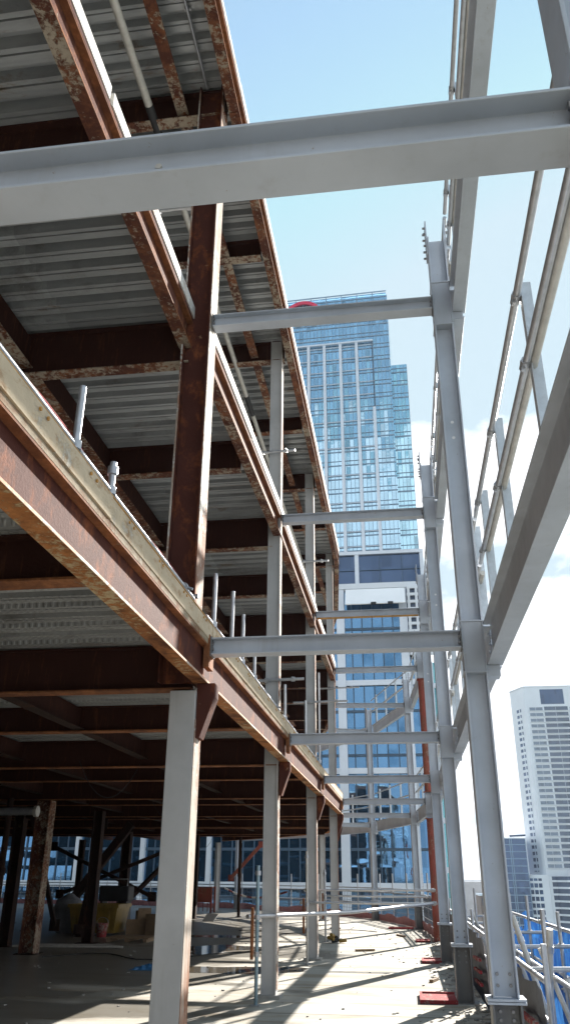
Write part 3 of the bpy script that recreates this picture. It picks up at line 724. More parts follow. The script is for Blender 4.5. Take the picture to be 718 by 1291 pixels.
# blue netting, hung beyond the scaffold with folds
def net(name, lab, x, y0, y1, z0, z1, seed, sag=.12):
    rnd = random.Random(seed); mb = MB(); N = int((y1 - y0) / .12); K = 10; vs = []
    ph = [rnd.uniform(0, 6.3) for _ in range(5)]
    for i in range(N + 1):
        y = y0 + (y1 - y0) * i / N
        w = sum(math.sin(y * f_ + p_) / f_ for f_, p_ in zip((2.1, 3.7, 6.3, 9.1, 1.1), ph))
        for j in range(K + 1):
            u = j / K; z = z1 + (z0 - z1) * u - sag * (1 - u) * abs(math.sin(y * 1.05))
            vs.append((x + .10 * w * (.3 + u) + .03 * math.sin(y * 7 + u * 5), y, z))
    mb.add(vs, [(i * (K + 1) + j, (i + 1) * (K + 1) + j, (i + 1) * (K + 1) + j + 1, i * (K + 1) + j + 1) for i in range(N) for j in range(K)], True)
    single(name, mb, 'net', lab, 'netting', (x, y0, z0), 'blue debris netting outside the edge')
net('debris_netting', 'bright blue debris netting hung outside the open edge scaffold', 2.15, 3.0, 25, -3.5, .78, 3)
net('debris_netting', 'upper blue netting roll bunched above the main netting', 2.6, 13.2, 21.5, .35, .95, 5, .2)
# black mesh panels and boards between the outer columns
for k in range(1, 4):
    y0, y1 = A[k] + .3, A[k + 1] - .3
    T = Thing('edge_screen', f'low dark mesh screen between outer columns, {ORD[k - 1]} of three', 'screen', (1.02, y0, 0), 'low dark screens between outer columns')
    mb = MB(); n = 30
    vs = []
    for i in range(n + 1):
        y = y0 + (y1 - y0) * i / n
        for j in range(5): vs.append((1.06 + .02 * math.sin(i * 1.1 + j), y, -.2 + j * .24 + .02 * math.sin(i * .8)))
    mb.add(vs, [(i * 5 + j, i * 5 + 5 + j, i * 5 + 6 + j, i * 5 + 1 + j) for i in range(n) for j in range(4)], True)
    T.part('sheet', mb, 'mesh')
    for y in (y0, (y0 + y1) / 2, y1): T.part('post', mk('tube', [(1.1, y, -.2), (1.1, y, 1.1)], .024, 8), 'galv')
    T.part('top_tube', mk('tube', [(1.09, y0, .82), (1.09, y1, .82)], .024, 8), 'galv')
    mb = MB()
    for z in (.18, .34, .5): mb.sweep([(-.02, -.02), (.02, -.02), (.02, .02), (-.02, .02)], (.99, y0 + .1, z), (.99, y0 + 1.3, z - .05))
    T.part('red_strap', mb, 'redplate', 'red straps across the screen')
# dark lattice corner in the near scaffold
T = Thing('lattice_panel', 'black mesh panel tied to the near end of outer scaffold', 'mesh panel', (1.35, 7.4, -.2))
mb = MB()
mb.add([(1.28, 7.0, -.6), (1.34, 8.25, -.6), (1.34, 8.1, .1), (1.3, 7.0, .66)], [(0, 1, 2, 3)]); T.part('sheet', mb, 'mesh')
T.part('edge_tube', mk('tube', [(1.345, 8.3, -.6), (1.3, 6.9, .72)], .02, 8), 'black')

# grit and offcuts along the outer columns
mb = MB(); rnd = random.Random(21)
for i in range(900):
    if i < 560: x, y = .95 - abs(rnd.gauss(0, .28)), rnd.uniform(9, 30)
    else: x, y = rnd.uniform(-8, .7), rnd.uniform(8, 38)
    r_ = rnd.choice([.008, .012, .016, .022, .03 if x > .3 else .016]); a_ = rnd.uniform(0, 3)
    mb.obox(Vector((x, y, r_ * .42)), (r_ * 2 * rnd.uniform(.6, 1.4), r_ * 1.6, r_ * .8), rz(a_))
tag(mb.obj('rubble', 'slab'), kind='stuff', label='loose grit and stone chips scattered over the slab')
for i, (x, y, L_, a_, lab) in enumerate(((-1.1, 21.8, .5, .5, 'short timber offcut lying mid-floor past the second columns'), (.35, 15.9, .4, 1.3, 'short timber offcut lying by the second outer column'), (-.3, 27.4, .7, 1.9, 'long timber offcut lying near the red prop'))):
    single('timber_offcut', mk('obox', Vector((x, y, .026)), (L_, .07, .044), rz(a_)), 'card', lab, 'timber', (x, y, 0), 'timber offcuts on the slab', .004)

# ------------------------------------------------------------------ dark interior
ic = [(-8.45, 19.35, 'heavy flaking column inside, nearest in the shade, patched with ochre'), (-8.3, 22.6, 'slim dark column beside the flaking inside column'), (-9.35, 25.4, 'dark column behind the thick diagonal brace'), (-10.95, 33.2, 'broad black column in the middle of the shaded interior'),
      (-8.9, 36.3, 'black column right beside the wide grey column inside'), (-9.9, 21.2, 'dark column at the edge of view inside the shade'), (-14.5, 31, 'deep interior column left of the crossed braces'), (-13.2, 36, 'deep interior column behind the crossed braces'), (-15.8, 41, 'farthest interior column seen against the windows'), (-8.6, 13.4, 'interior column nearest the camera, in the shade'), (-8.6, 7.6, 'interior column behind the wide grey one')]
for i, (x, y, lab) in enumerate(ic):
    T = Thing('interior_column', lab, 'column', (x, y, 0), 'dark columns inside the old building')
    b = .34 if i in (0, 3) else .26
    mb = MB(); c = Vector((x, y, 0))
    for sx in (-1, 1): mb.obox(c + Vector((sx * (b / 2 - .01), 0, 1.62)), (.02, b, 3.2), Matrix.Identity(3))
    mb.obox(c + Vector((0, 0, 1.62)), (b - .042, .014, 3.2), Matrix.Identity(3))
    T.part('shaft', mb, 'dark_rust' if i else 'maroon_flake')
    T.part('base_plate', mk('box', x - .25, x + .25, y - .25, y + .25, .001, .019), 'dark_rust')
def brace(p, q, lab, w=.16, mat='dark_rust', group='diagonal braces inside the old building'):
    p, q = Vector(p), Vector(q); T = Thing('diagonal_brace', lab, 'brace', p, group)
    T.part('section', mk('sweep', [(-w / 2, -w / 2), (w / 2, -w / 2), (w / 2, w / 2), (-w / 2, w / 2)], p, q), mat, bevel=.01)
    d = (q - p).normalized()
    for e, s_ in ((p, 1), (q, -1)):
        T.part('gusset', mk('obox', e + d * s_ * .12, (.3, .02, .3), Matrix.Identity(3)), mat)
brace((-11.3, 28.2, .5), (-9.2, 28.2, 3.2), 'thick diagonal brace rising inside the dark interior', .26)
brace((-12.7, 29.9, 2.6), (-8.7, 29.9, .9), 'slim brace sloping down across the lit windows', .12)
brace((-12.4, 30.2, .95), (-8.4, 30.2, 2.45), 'slim brace sloping up across the lit windows', .12)
brace((-10.0, 24.5, .25), (-9.2, 20.2, 3.1), 'slanted dark strut beside the flaking inside column', .12)
brace((-9.0, 44.1, 1.45), (-7.3, 44.1, 3.2), 'red diagonal brace beside the lone far column', .16, 'red')
for x, y, lab in ((-9.0, 18.6, 'thin dark post close behind the flaking inside column'), (-12.0, 27.0, 'dark post beside the foot of the thick diagonal brace'), (-7.4, 38.5, 'slim dark post deep inside near the lone pale column')):
    T = Thing('prop_post', lab, 'post', (x, y, 0), 'thin posts inside the old building')
    T.part('tube', mk('tube', [(x, y, .02), (x, y, 3.23)], .07, 10), 'dark_rust'); T.part('base_plate', mk('box', x - .12, x + .12, y - .12, y + .12, .003, .02), 'dark_rust')
    T.part('collar', mk('tube', [(x, y, 1.6), (x, y, 1.75)], .095, 10), 'dark_rust')
brace((-11.0, 32.6, .3), (-9.1, 36.0, 3.1), 'dark brace between the broad black column and the next', .15)
brace((-8.5, 22.4, .2), (-8.9, 24.6, 3.1), 'dark raking brace beside the slim inside column', .12)
# boards and tubes stacked in the shade
T = Thing('pallet', 'wooden pallet carrying nothing, lying in front of the cartons', 'pallet', (-7.4, 23.6, 0))
mb = MB()
for i in range(3): mb.box(-8.0 + .5 * i, -7.9 + .5 * i, 23.2, 24.2, .003, .09)
T.part('bearer_plank', mb, 'card')
mb = MB()
for i in range(6): mb.box(-8.05, -6.85, 23.2 + .17 * i, 23.31 + .17 * i, .0905, .112)
T.part('deck_plank', mb, 'card')
for i in range(5):
    y = 21.0 + .13 * i
    single('loose_tube', mk('tube', [(-9.6 + .05 * i, y, .03), (-6.9 - .12 * i, y + .25, .03)], .026, 10), 'steel_lt', 'scaffold tube lying among others on the shaded floor', 'scaffold tube', (-8, y, 0), 'loose tubes lying on the shaded floor')
for i, (x0, y0, lab) in enumerate(((-7.8, 18.6, 'black cable snaking over shaded floor by the flaking column'), (-5.5, 28.0, 'black cable snaking over the floor far inside'))):
    pts = [(x0 + .35 * j, y0 + .9 * math.sin(j * .7 + i) + .12 * j, .014) for j in range(14)]
    fine = []
    for a_, b_ in zip(pts, pts[1:]): fine += [Vector(a_).lerp(Vector(b_), q / 3) for q in range(3)]
    tag(mk('tube', fine, .012, 6).obj('floor_cable', 'black', pts[0]), lab, 'cable', 'cables on the floor', 'thing')
# ductwork end
T = Thing('duct', 'short pale duct end hanging near the flaking inside column', 'duct', (-8.4, 18.4, 2.9))
T.part('tube', mk('tube', [(-10.5, 18.5, 2.92), (-8.3, 18.4, 2.92)], .085, 14), 'galv'); T.part('flange', mk('tube', [(-8.3, 18.4, 2.92), (-8.22, 18.4, 2.92)], .12, 14), 'steel_lt')
# yellow skip
T = Thing('skip', 'dusty yellow metal skip standing in the shade', 'skip', (-9.3, 25.6, 0))
mb = MB(); x0, x1, y0, y1, h = -10.0, -8.5, 25.4, 26.6, .82
vs = [(x0 + .12, y0 + .1, .06), (x1 - .12, y0 + .1, .06), (x1 - .12, y1 - .1, .06), (x0 + .12, y1 - .1, .06), (x0, y0, h), (x1, y0, h), (x1, y1, h), (x0, y1, h)]
mb.add(vs, [(0, 3, 2, 1), (0, 1, 5, 4), (1, 2, 6, 5), (2, 3, 7, 6), (3, 0, 4, 7)])
T.part('body', mb, 'yellow')
mb = MB(); mb.box(x0 - .03, x1 + .03, y0 - .04, y0 + .0, h - .08, h + .01); mb.box(x0 - .03, x1 + .03, y1, y1 + .04, h - .08, h + .01); mb.box(x0 - .04, x0, y0, y1, h - .08, h + .01); mb.box(x1, x1 + .04, y0, y1, h - .08, h + .01)
T.part('rim', mb, 'yellow')
mb = MB()
for i in range(4): mb.box(x0 + .2 + .33 * i, x0 + .26 + .33 * i, y0 + .02, y0 + .06, .1, h - .085)
T.part('rib', mb, 'yellow')
# bucket
T = Thing('bucket', 'red plastic bucket in front of the yellow skip', 'bucket', (-8.75, 24.9, 0))
mb = MB(); n = 16
for r0, z0, r1, z1 in ((.13, .005, .17, .36),):
    vs = [(-8.75 + r * math.cos(6.283 * k / n), 24.9 + r * math.sin(6.283 * k / n), z) for r, z in ((r0, z0), (r1, z1)) for k in range(n)]
    mb.add(vs, [(k, (k + 1) % n, (k + 1) % n + n, k + n) for k in range(n)], True); mb.add(vs[:n], [tuple(range(n))])
T.part('body', mb, 'redplate')
T.part('handle', mk('tube', [(-8.75 + .17 * math.cos(t), 24.9, .36 + .15 * math.sin(t)) for t in [math.pi * i / 8 for i in range(9)]], .008, 6), 'galv')
# cartons
for x, y, w, d_, h, a_, lab in ((-8.1, 26.3, .7, .5, .34, .2, 'wide brown carton beside the yellow skip'), (-7.55, 26.0, .35, .35, .5, -.3, 'tall pale brown carton, nearest the grey column'), (-8.0, 26.35, .4, .35, .3, .5, 'small brown carton stacked on the wide one')):
    z0 = .345 if 'stacked' in lab else .003
    T = Thing('carton', lab, 'carton', (x, y, z0), 'brown cartons in the shade')
    T.part('box', mk('obox', Vector((x, y, z0 + h / 2)), (w, d_, h), rz(a_)), 'card', bevel=.008)
    ro = rz(a_); mb = MB()
    mb.obox(Vector((x, y, z0 + h + .03)) + ro @ Vector((0, -d_ / 2 - .02, 0)), (w * .97, .008, .09), ro); T.part('flap', mb, 'card')
# rubble bag
T = Thing('rubble_bag', 'bulging grey rubble bag beside the yellow skip', 'bag', (-10.4, 26.4, 0))
mb = MB(); n = 18; vs = []
prof = [(.30, .0), (.42, .12), (.46, .4), (.43, .7), (.36, .92), (.2, 1.0), (.1, 1.08)]
for i, (r, z) in enumerate(prof):
    for k in range(n):
        t = 6.283 * k / n; q = 1 + .08 * math.sin(3 * t + i) + .05 * math.sin(7 * t)
        vs.append((-10.4 + r * q * math.cos(t), 26.4 + r * q * math.sin(t), z + .003))
mb.add(vs, [(i * n + k, i * n + (k + 1) % n, (i + 1) * n + (k + 1) % n, (i + 1) * n + k) for i in range(len(prof) - 1) for k in range(n)], True); mb.add(vs[-n:], [tuple(range(n))])
T.part('sack', mb, 'bag')
mb = MB(); mb.tube([(-10.4 + .1 * math.cos(t), 26.4 + .1 * math.sin(t), 1.06) for t in [6.283 * i / 12 for i in range(13)]], .015, 6); T.part('tie', mb, 'paper')
# generator-like dark machine
T = Thing('site_machine', 'black boxy site machine on legs behind the yellow skip', 'machine', (-9.4, 28, 0))
T.part('housing', mk('box', -9.95, -8.95, 27.7, 28.3, .85, 1.3), 'black', bevel=.04)
for x in (-9.85, -9.05): T.part('leg', mk('box', x - .04, x + .04, 27.75, 28.25, .003, .85), 'black')
T.part('handle', mk('tube', [(-9.8, 28, 1.3), (-9.8, 28, 1.5), (-9.1, 28, 1.5), (-9.1, 28, 1.3)], .02, 8), 'galv')
# red site cabinet
T = Thing('tool_cage', 'red barred tool cage by the lone far column', 'cage', (-10.2, 42.5, 0))
x0, x1, y0, y1, h = -10.9, -9.5, 42.3, 43.1, 1.15
mb = MB()
for x in (x0, x1):
    for y in (y0, y1): mb.box(x - .04, x + .04, y - .04, y + .04, .003, h)
T.part('corner_post_frame', mb, 'red')
mb = MB(); mb.box(x0 + .041, x1 - .041, y0 - .01, y0 + .01, .45, h - .05); T.part('front_panel', mb, 'red')
mb = MB(); mb.box(x0 + .041, x1 - .041, y0 + .05, y1 - .05, h - .04, h - .01); T.part('lid', mb, 'red')
mb = MB()
for i in range(6): mb.box(x0 + .12 + .22 * i, x0 + .15 + .22 * i, y0 - .012, y0 + .012, .06, .44)
T.part('bar_grille', mb, 'red')
# sheet of paper board on the ground and blue plastic
T = MB(); T.add([(-8.05, 34.4, .02), (-7.55, 34.2, .02), (-7.45, 34.6, .26), (-7.95, 34.8, .26), (-8.05, 34.42, .005), (-7.55, 34.22, .005), (-7.45, 34.62, .245), (-7.95, 34.82, .245)], [(0, 1, 2, 3), (7, 6, 5, 4), (0, 4, 5, 1), (1, 5, 6, 2), (2, 6, 7, 3), (3, 7, 4, 0)])
single('notice_board', T, 'paper', 'small white board lying tilted on the shaded floor', 'board', (-7.8, 34.5, 0))
mb = MB(); rnd = random.Random(11); n = 12
vs = [(-5.25 + .05 * i + .03 * rnd.random(), 16.5 + .05 * j + .03 * rnd.random(), .006 + .11 * rnd.random() * math.sin(math.pi * i / n) * math.sin(math.pi * j / n)) for i in range(n + 1) for j in range(n + 1)]
mb.add(vs, [(i * (n + 1) + j, (i + 1) * (n + 1) + j, (i + 1) * (n + 1) + j + 1, i * (n + 1) + j + 1) for i in range(n) for j in range(n)])
single('plastic_scrap', mb, 'bluesheet', 'crumpled scrap of blue plastic on the shaded floor', 'plastic sheet', (-5, 16.7, 0))
# red and white tape
pts = [(-8.9 + i * .36, 40.9 - i * .75 + 1.6, 1.05 - .3 * math.sin(math.pi * i / 12)) for i in range(13)]
T = Thing('barrier_tape', 'sagging red and white tape strung inside near the far column', 'tape', pts[0])
for i in range(12): T.part('red_stripe' if i % 2 else 'white_stripe', mk('sweep', rect_prof(.01, .07), pts[i], pts[i + 1]), 'redplate' if i % 2 else 'paper')
# gas hose / tools near fourth column
T = Thing('pipe_fittings', 'small heap of yellow and black fittings by the fourth inner column', 'fittings', (-2.5, 24.3, 0))
for i in range(5):
    a_ = i * 1.1; p = Vector((-2.0 + .1 * math.cos(a_), 24.2 + .2 * math.sin(a_), .05 + .06 * (i % 3)))
    T.part('fitting', mk('tube', [p, p + Vector((.2 * math.cos(a_ * 2), .2 * math.sin(a_ * 2), .03))], .045, 8), ['yellow', 'black'][i % 2])
# hanging cables
for i, (x, y, l) in enumerate(((-5.2, 13.0, 1.1), (-7.6, 30.0, 1.6), (-6.2, 20.5, .9))):
    pts = [(x + .9 * t_ , y + .4 * t_, 3.3 - l * 4 * t_ * (1 - t_) * .5) for t_ in [j / 12 for j in range(13)]]
    tag(mk('tube', pts, .006, 6).obj('hanging_cable', 'black', pts[0]), ['looped cable hanging below the lowest floor, nearest', 'looped cable hanging deep inside the shade', 'looped cable hanging midway below the lowest floor'][i], 'cable', 'cables hanging inside')

# ------------------------------------------------------------------ near glass building (far side of the gap)
YF = 75.
T = Thing('glass_building', 'blue glass building with white frames, lower than the tower', 'building', (-15, YF + 10, -60))
T.part('glazed_wall', mk('box', -75, 3.0, YF, YF + 30, -60, 27.2), 'glass_near')
mb = MB(); bays = [-5.15 - 6.0 * i for i in range(-1, 12)]
for i, xf in enumerate(bays):
    hw = .38 if i < 2 else .2
    mb.box(xf - hw, xf + hw, YF - .5, YF - .01, -60, 27.2)
T.part('white_fin_rib', mb, 'fin')
mb = MB()
for xf in bays:
    for i in range(1, 6):
        x = xf - .0 - i * .98 - .06
        if x < 2.9: mb.box(x - .05, x + .05, YF - .14, YF - .012, -60, 27.1)
T.part('dark_mullion', mb, 'mull')
mb = MB(); z = 3.8 - 3.9 * 6
while z < 26:
    mb.box(-75, 2.98, YF - .10, YF - .013, z - .12, z + .12); z += 3.9
T.part('transom_rib', mb, 'mull')
mb = MB()
for z0, z1 in ((.70, 1.2), (17.85, 18.35), (10.0, 10.5), (-6.6, -6.1)): mb.box(-75, 2.99, YF - .3, YF - .142, z0, z1)
T.part('white_spandrel_trim', mb, 'fin')
mb = MB(); mb.box(-75, 3.1, YF - .6, YF + 30.1, 27.2, 27.75); T.part('parapet', mb, 'white_clad')
mb = MB(); mb.box(-75, 2.75, YF + .3, YF + 30, 27.76, 31.0); T.part('penthouse_glass', mb, 'glass_dark')
mb = MB(); mb.box(-75, 3.1, YF, YF + 30.1, 31.01, 31.35); mb.box(2.76, 3.1, YF + .05, YF + .6, 27.76, 31.0)
for x in (-3.45, -12, -20.5): mb.box(x - .2, x + .2, YF + .05, YF + .295, 27.76, 31.0)
T.part('penthouse_frame', mb, 'fin')
mb = MB()
for x in (-1.2, 1.0, -5.6, -8): mb.box(x - .03, x + .03, YF + .22, YF + .295, 27.76, 31.0)
mb.box(-75, 2.75, YF + .2, YF + .29, 29.35, 29.41); T.part('penthouse_mullion', mb, 'mull')
# awning panel, tilted
mb = MB(); mb.add([(-4.6, YF - .62, 27.15), (1.1, YF - .62, 27.15), (1.1, YF - 1.6, 25.35), (-4.6, YF - 1.6, 25.35), (-4.6, YF - .58, 27.1), (1.1, YF - .58, 27.1), (1.1, YF - 1.5, 25.3), (-4.6, YF - 1.5, 25.3)], [(0, 1, 2, 3), (7, 6, 5, 4), (0, 4, 5, 1), (1, 5, 6, 2), (2, 6, 7, 3), (3, 7, 4, 0)])
aw = T.part('awning', mb, 'awning', 'blank white sloping awning panel')
for x in (-1.9, .0 - .3):
    T.part('floodlight', mk('box', x - .25, x + .25, YF - 1.75, YF - 1.62, 25.2, 25.45), 'black', parent=aw)
# perforated white screen
mb = MB(); x0, x1, z0, z1 = 1.45, 3.6, 20.6, 27.1; nx, nz_ = 3, 9
px_, pz_ = (x1 - x0) / nx, (z1 - z0) / nz_
for i in range(nx + 1): mb.box(x0 + px_ * i - .12, x0 + px_ * i + .12, YF - .9, YF - .62, z0, z1)
for j in range(nz_ + 1): mb.box(x0 - .17, x1 + .17, YF - .899, YF - .621, z0 + pz_ * j - .13, z0 + pz_ * j + .13)
T.part('screen_backing', mk('box', 1.25, 3.75, YF - .55, YF - .503, 20.6, 27.1), 'navy')
T.part('perforated_screen_lattice', mb, 'white_clad', 'white screen pierced by square holes')
# teal return on the right
mb = MB(); mb.box(3.15, 4.35, YF + .5, YF + 30, -60, 20.0); T.part('teal_return', mb, 'glass_teal', 'slim teal glass return at the corner')
mb = MB()
for z in (17.6, 13.7, 9.8, 5.9, 2, -2): mb.box(3.14, 4.4, YF + .3, YF + .495, z, z + .45)
mb.box(3.1, 3.3, YF + .28, YF + .298, -60, 20); T.part('return_trim', mb, 'fin')

# ------------------------------------------------------------------ tall glass tower with red arc
TY = 180.
T = Thing('office_tower', 'tall blue glass office tower with red arc emblem near its top', 'tower', (-10, TY, -60))
T.part('curtain_wall', mk('box', -45, 2.45, TY, TY + 40, -60, 149.0), 'glass_tower')
T.part('side_wing', mk('box', 2.46, 6.6, TY + 1.2, TY + 36, -60, 126.2), 'glass_wing', 'lower greenish glass wing stepped back beside the main block')
mb = MB(); x = -45
while x < 2.4:
    mb.box(x - .05, x + .05, TY - .12, TY - .01, -60, 149); x += 1.0
x = 2.9
while x < 6.6: mb.box(x - .05, x + .05, TY + 1.08, TY + 1.19, -60, 126); x += .92
T.part('vertical_mullion', mb, 'mull_lt')
mb = MB(); z = -40.
while z < 149:
    mb.box(-45, 2.44, TY - .16, TY - .012, z - .13, z + .13); mb.box(-45, 2.44, TY - .14, TY - .013, z + 1.15, z + 1.3)
    if z < 125: mb.box(2.47, 6.58, TY + 1.05, TY + 1.188, z - .16, z + .16); mb.box(2.47, 6.58, TY + 1.06, TY + 1.187, z + 1.15, z + 1.3)
    z += 3.9
T.part('floor_transom_rib', mb, 'mull_lt')
mb = MB(); z = 74.
while z < 133: mb.box(-24, -1.9, TY - .35, TY - .165, z, z + .14); z += 3.9 if z < 85 or z > 112 else 7.8
T.part('pale_floor_line_rib', mb, 'fin')
for x, z1 in ((-2.3, 112.6), (-6.4, 133.3), (-10.75, 133.3), (-15.1, 133.3), (-19.4, 133.3), (-23.7, 133.3), (-28, 133.3)):
    T.part('white_fin', mk('box', x - .38, x + .38, TY - .9, TY - .36, -60, z1), 'fin')
T.part('fin_head_beam', mk('box', -30, -1.9, TY - .89, TY - .37, 133.4, 133.85), 'fin')
# crown: open glazed screen in front of the top, with posts
mb = MB(); mb.box(-45, 2.3, TY - .3, TY + .0 - .17, 150.0, 150.35)
x = -44.5
while x < 2.3: mb.box(x - .12, x + .12, TY - .3, TY - .17, 146, 150.0); x += 4.3
T.part('parapet_rail', mb, 'mull_lt')
mb = MB()
mb.box(-2.35, -2.1, TY - .5, TY - .2, 113, 133.3); T.part('corner_joint', mb, 'mull')
T.part('parapet_screen', mk('box', -44.9, 2.2, TY + .5, TY + .8, 149.05, 150.2), 'glass_tower')
# emblem: arc and lettering on the tower head
mb = MB(); cx, cz, r0, r1 = -20.9, 143.6, 4.5, 5.5; n = 24; vs = []
for i in range(n + 1):
    t_ = math.radians(25 + 130 * i / n); e = .0
    for r in (r0, r1 + .0):
        for y in (TY - .9, TY - .4): vs.append((cx + r * 1.0 * math.cos(t_), y, cz + r * math.sin(t_)))
mb.add(vs, [q for i in range(n) for q in ((4 * i, 4 * i + 4, 4 * i + 6, 4 * i + 2), (4 * i + 1, 4 * i + 3, 4 * i + 7, 4 * i + 5), (4 * i + 2, 4 * i + 6, 4 * i + 7, 4 * i + 3), (4 * i, 4 * i + 1, 4 * i + 5, 4 * i + 4))] + [(0, 2, 3, 1), (4 * n, 4 * n + 1, 4 * n + 3, 4 * n + 2)])
T.part('arc_emblem', mb, 'emblem', 'crimson arc of the rooftop logo')
cu = bpy.data.curves.new('lettering', 'FONT'); cu.body = 'citi'; cu.size = 7.4; cu.extrude = .2; cu.align_x = 'CENTER'
tmp = bpy.data.objects.new('lettering_curve', cu); COL.objects.link(tmp)
bpy.context.view_layer.update()
me = bpy.data.meshes.new_from_object(tmp.evaluated_get(bpy.context.evaluated_depsgraph_get()))
bpy.data.objects.remove(tmp)
lt = bpy.data.objects.new('lettering', me); COL.objects.link(lt); me.materials.clear(); me.materials.append(M['letter'])
lt.parent = T.o; lt.location = (cx + 1.0 + 10, -.6, 141.2 + 60); lt.rotation_euler = (R(90), 0, 0); lt['label'] = 'white lower-case sign letters'
T.o.rotation_euler = (0, 0, R(-2))

# ------------------------------------------------------------------ right: white residential tower and dark block
WY = 400.
T = Thing('residential_tower', 'white high-rise apartment tower with rows of window bands', 'tower', (70, WY, -70))
mb = MB(); mb.prism([(60.4, WY), (59.4, WY + .9), (54.8, WY + 12), (70, WY + 32), (110, WY + 32), (110, WY)], -70, 85.8); T.part('cladding', mb, 'white_clad')
mb = MB(); mb.prism([(60.2, WY - .3), (59.2, WY + .6), (54.4, WY + 11.8), (70, WY + 32.4), (110.4, WY + 32.4), (110.4, WY - .3)], 85.81, 86.3); T.part('parapet', mb, 'white_clad')
fl = [74.7 - 2.64 * i for i in range(44)]
def wins(x0, x1, zs, mat, name, y=WY, h=1.45, split=None):
    mb = MB()
    for z in zs: mb.box(x0, x1, y - .06, y - .02, z, z + h)
    T.part(name, mb, mat)
up = [z for z in fl if z > 6]; lo = [z for z in fl if z <= 3]
wins(61.6, 67.6, up, 'glass_flat', 'window_pane_band'); wins(68.4, 79.2, up, 'glass_mid', 'balcony_pane_band', h=1.75); wins(80.2, 92, up, 'glass_flat', 'window_pane_band')
T.part('roof_plant_glazing', mk('box', 67.2, 78.0, WY - .07, WY - .02, 77.6, 84.6), 'glass_dark')
mb = MB()
for z in up: mb.box(61.4, 92.5, WY - .55, WY - .07, z - .32, z - .1)
for x in (61.45, 64.3, 68.0, 73.6, 79.6, 86, 92.4): mb.box(x - .05, x + .05, WY - .1, WY - .065, up[-1] - .1, up[0] + 1.6)
T.part('facade_lattice', mb, 'white_clad')
d = Vector((54.8 - 59.4, 11.1, 0)).normalized(); nrm = Vector((-d.y, d.x, 0)); ang = math.atan2(d.y, d.x)
zs_ = [q for q in fl if q > 4]; zm, hh = (zs_[0] + zs_[-1]) / 2, zs_[0] - zs_[-1] + 3
P0 = Vector((59.4, WY + .9, 0))
T.part('side_glazing', mk('obox', P0 + d * 5.2 + nrm * .03 + Vector((0, 0, zm)), (4.6, .04, hh), rz(ang)), 'glass_dark')
mb = MB()
for z in zs_: mb.obox(P0 + d * 5.2 + nrm * .08 + Vector((0, 0, z - .6)), (4.7, .08, 1.2), rz(ang))
for s_, w in ((2.9, .3), (4.6, .7), (7.4, .3)): mb.obox(P0 + d * s_ + nrm * .081 + Vector((0, 0, zm)), (w, .084, hh), rz(ang))
T.part('side_lattice', mb, 'white_clad')
# lower block with pier and splayed balconies
mb = MB(); mb.prism([(51.5, WY - 1.5), (60.8, WY - 3.2), (60.8, WY), (52.5, WY + 8)], -70, 3.2); T.part('podium_wing', mb, 'white_clad')
dd = Vector((60.8 - 51.5, -1.7, 0)).normalized(); nn = Vector((dd.y, -dd.x, 0)); an = math.atan2(dd.y, dd.x)
P0 = Vector((51.5, WY - 1.5, 0)); zm, hh = (lo[0] + lo[-1]) / 2, lo[0] - lo[-1] + 2
T.part('podium_glazing', mk('obox', P0 + dd * 3.8 + nn * .03 + Vector((0, 0, zm)), (5.6, .05, hh), rz(an)), 'glass_dark')
mb = MB()
for z in lo: mb.obox(P0 + dd * 3.8 + nn * .09 + Vector((0, 0, z - .5)), (5.7, .09, .95), rz(an))
for s_, w in ((1.0, .3), (2.9, .35), (4.8, .35), (6.6, .3)): mb.obox(P0 + dd * s_ + nn * .091 + Vector((0, 0, zm)), (w, .094, hh), rz(an))
T.part('podium_lattice', mb, 'white_clad')
mb = MB(); mb.prism([(60.9, WY - 2.2), (64.2, WY - 1.4), (68, WY - 6), (95, WY - 7), (95, WY - .6), (60.9, WY - .6)], -70, 2.6); T.part('balcony_stack', mb, 'navy')
mb = MB()
for z in lo: mb.prism([(60.85, WY - 2.9), (64.4, WY - 2.0), (68, WY - 7.2), (95, WY - 8.2), (95, WY - .62), (60.85, WY - .62)], z - .45, z + .35)
T.part('balcony_slab_trim', mb, 'white_clad')
mb = MB()
mb.prism([(60.9, WY - 2.95), (62.2, WY - 2.6), (62.2, WY - 2.2), (60.9, WY - 2.5)], -70, 2.7); T.part('pier', mb, 'white_clad')

T = Thing('office_block', 'dark blue office block tucked beside the white high-rise', 'building', (49, 396, -70))
T.part('facade', mk('box', 41, 52.6, 396, 420, -70, 17.8), 'glass_dark')
mb = MB(); z = -60
while z < 17: mb.box(41, 52.6, 395.8, 395.99, z - .15, z + .15); z += 2.9
for x in (41.2, 45.6, 46.4, 52.4): mb.box(x - .16, x + .16, 395.79, 395.985, -70, 17.8)
T.part('facade_grating', mb, 'mull_lt')
mb = MB(); mb.box(40.9, 52.7, 395.7, 420.1, 17.81, 18.3); T.part('roof_edge', mb, 'white_clad')
T.part('roof_pipe', mk('tube', [(46, 398, 19), (53, 398, 19.3)], .45, 8), 'navy')
# low brown building in the gap
T = Thing('brick_building', 'low brown building far below, seen between the outer columns', 'building', (20, 280, -70))
T.part('wall', mk('box', 21.8, 26.5, 280, 300, -70, -3.3), 'brick')
mb = MB()
for z in range(-30, -4, 4): mb.box(22.3, 26, 279.9, 279.98, z, z + 2)
T.part('window_pane_band', mb, 'glass_dark')
T.part('roof_edge', mk('box', 21.6, 26.7, 279.8, 300.2, -3.29, -2.8), 'fin')

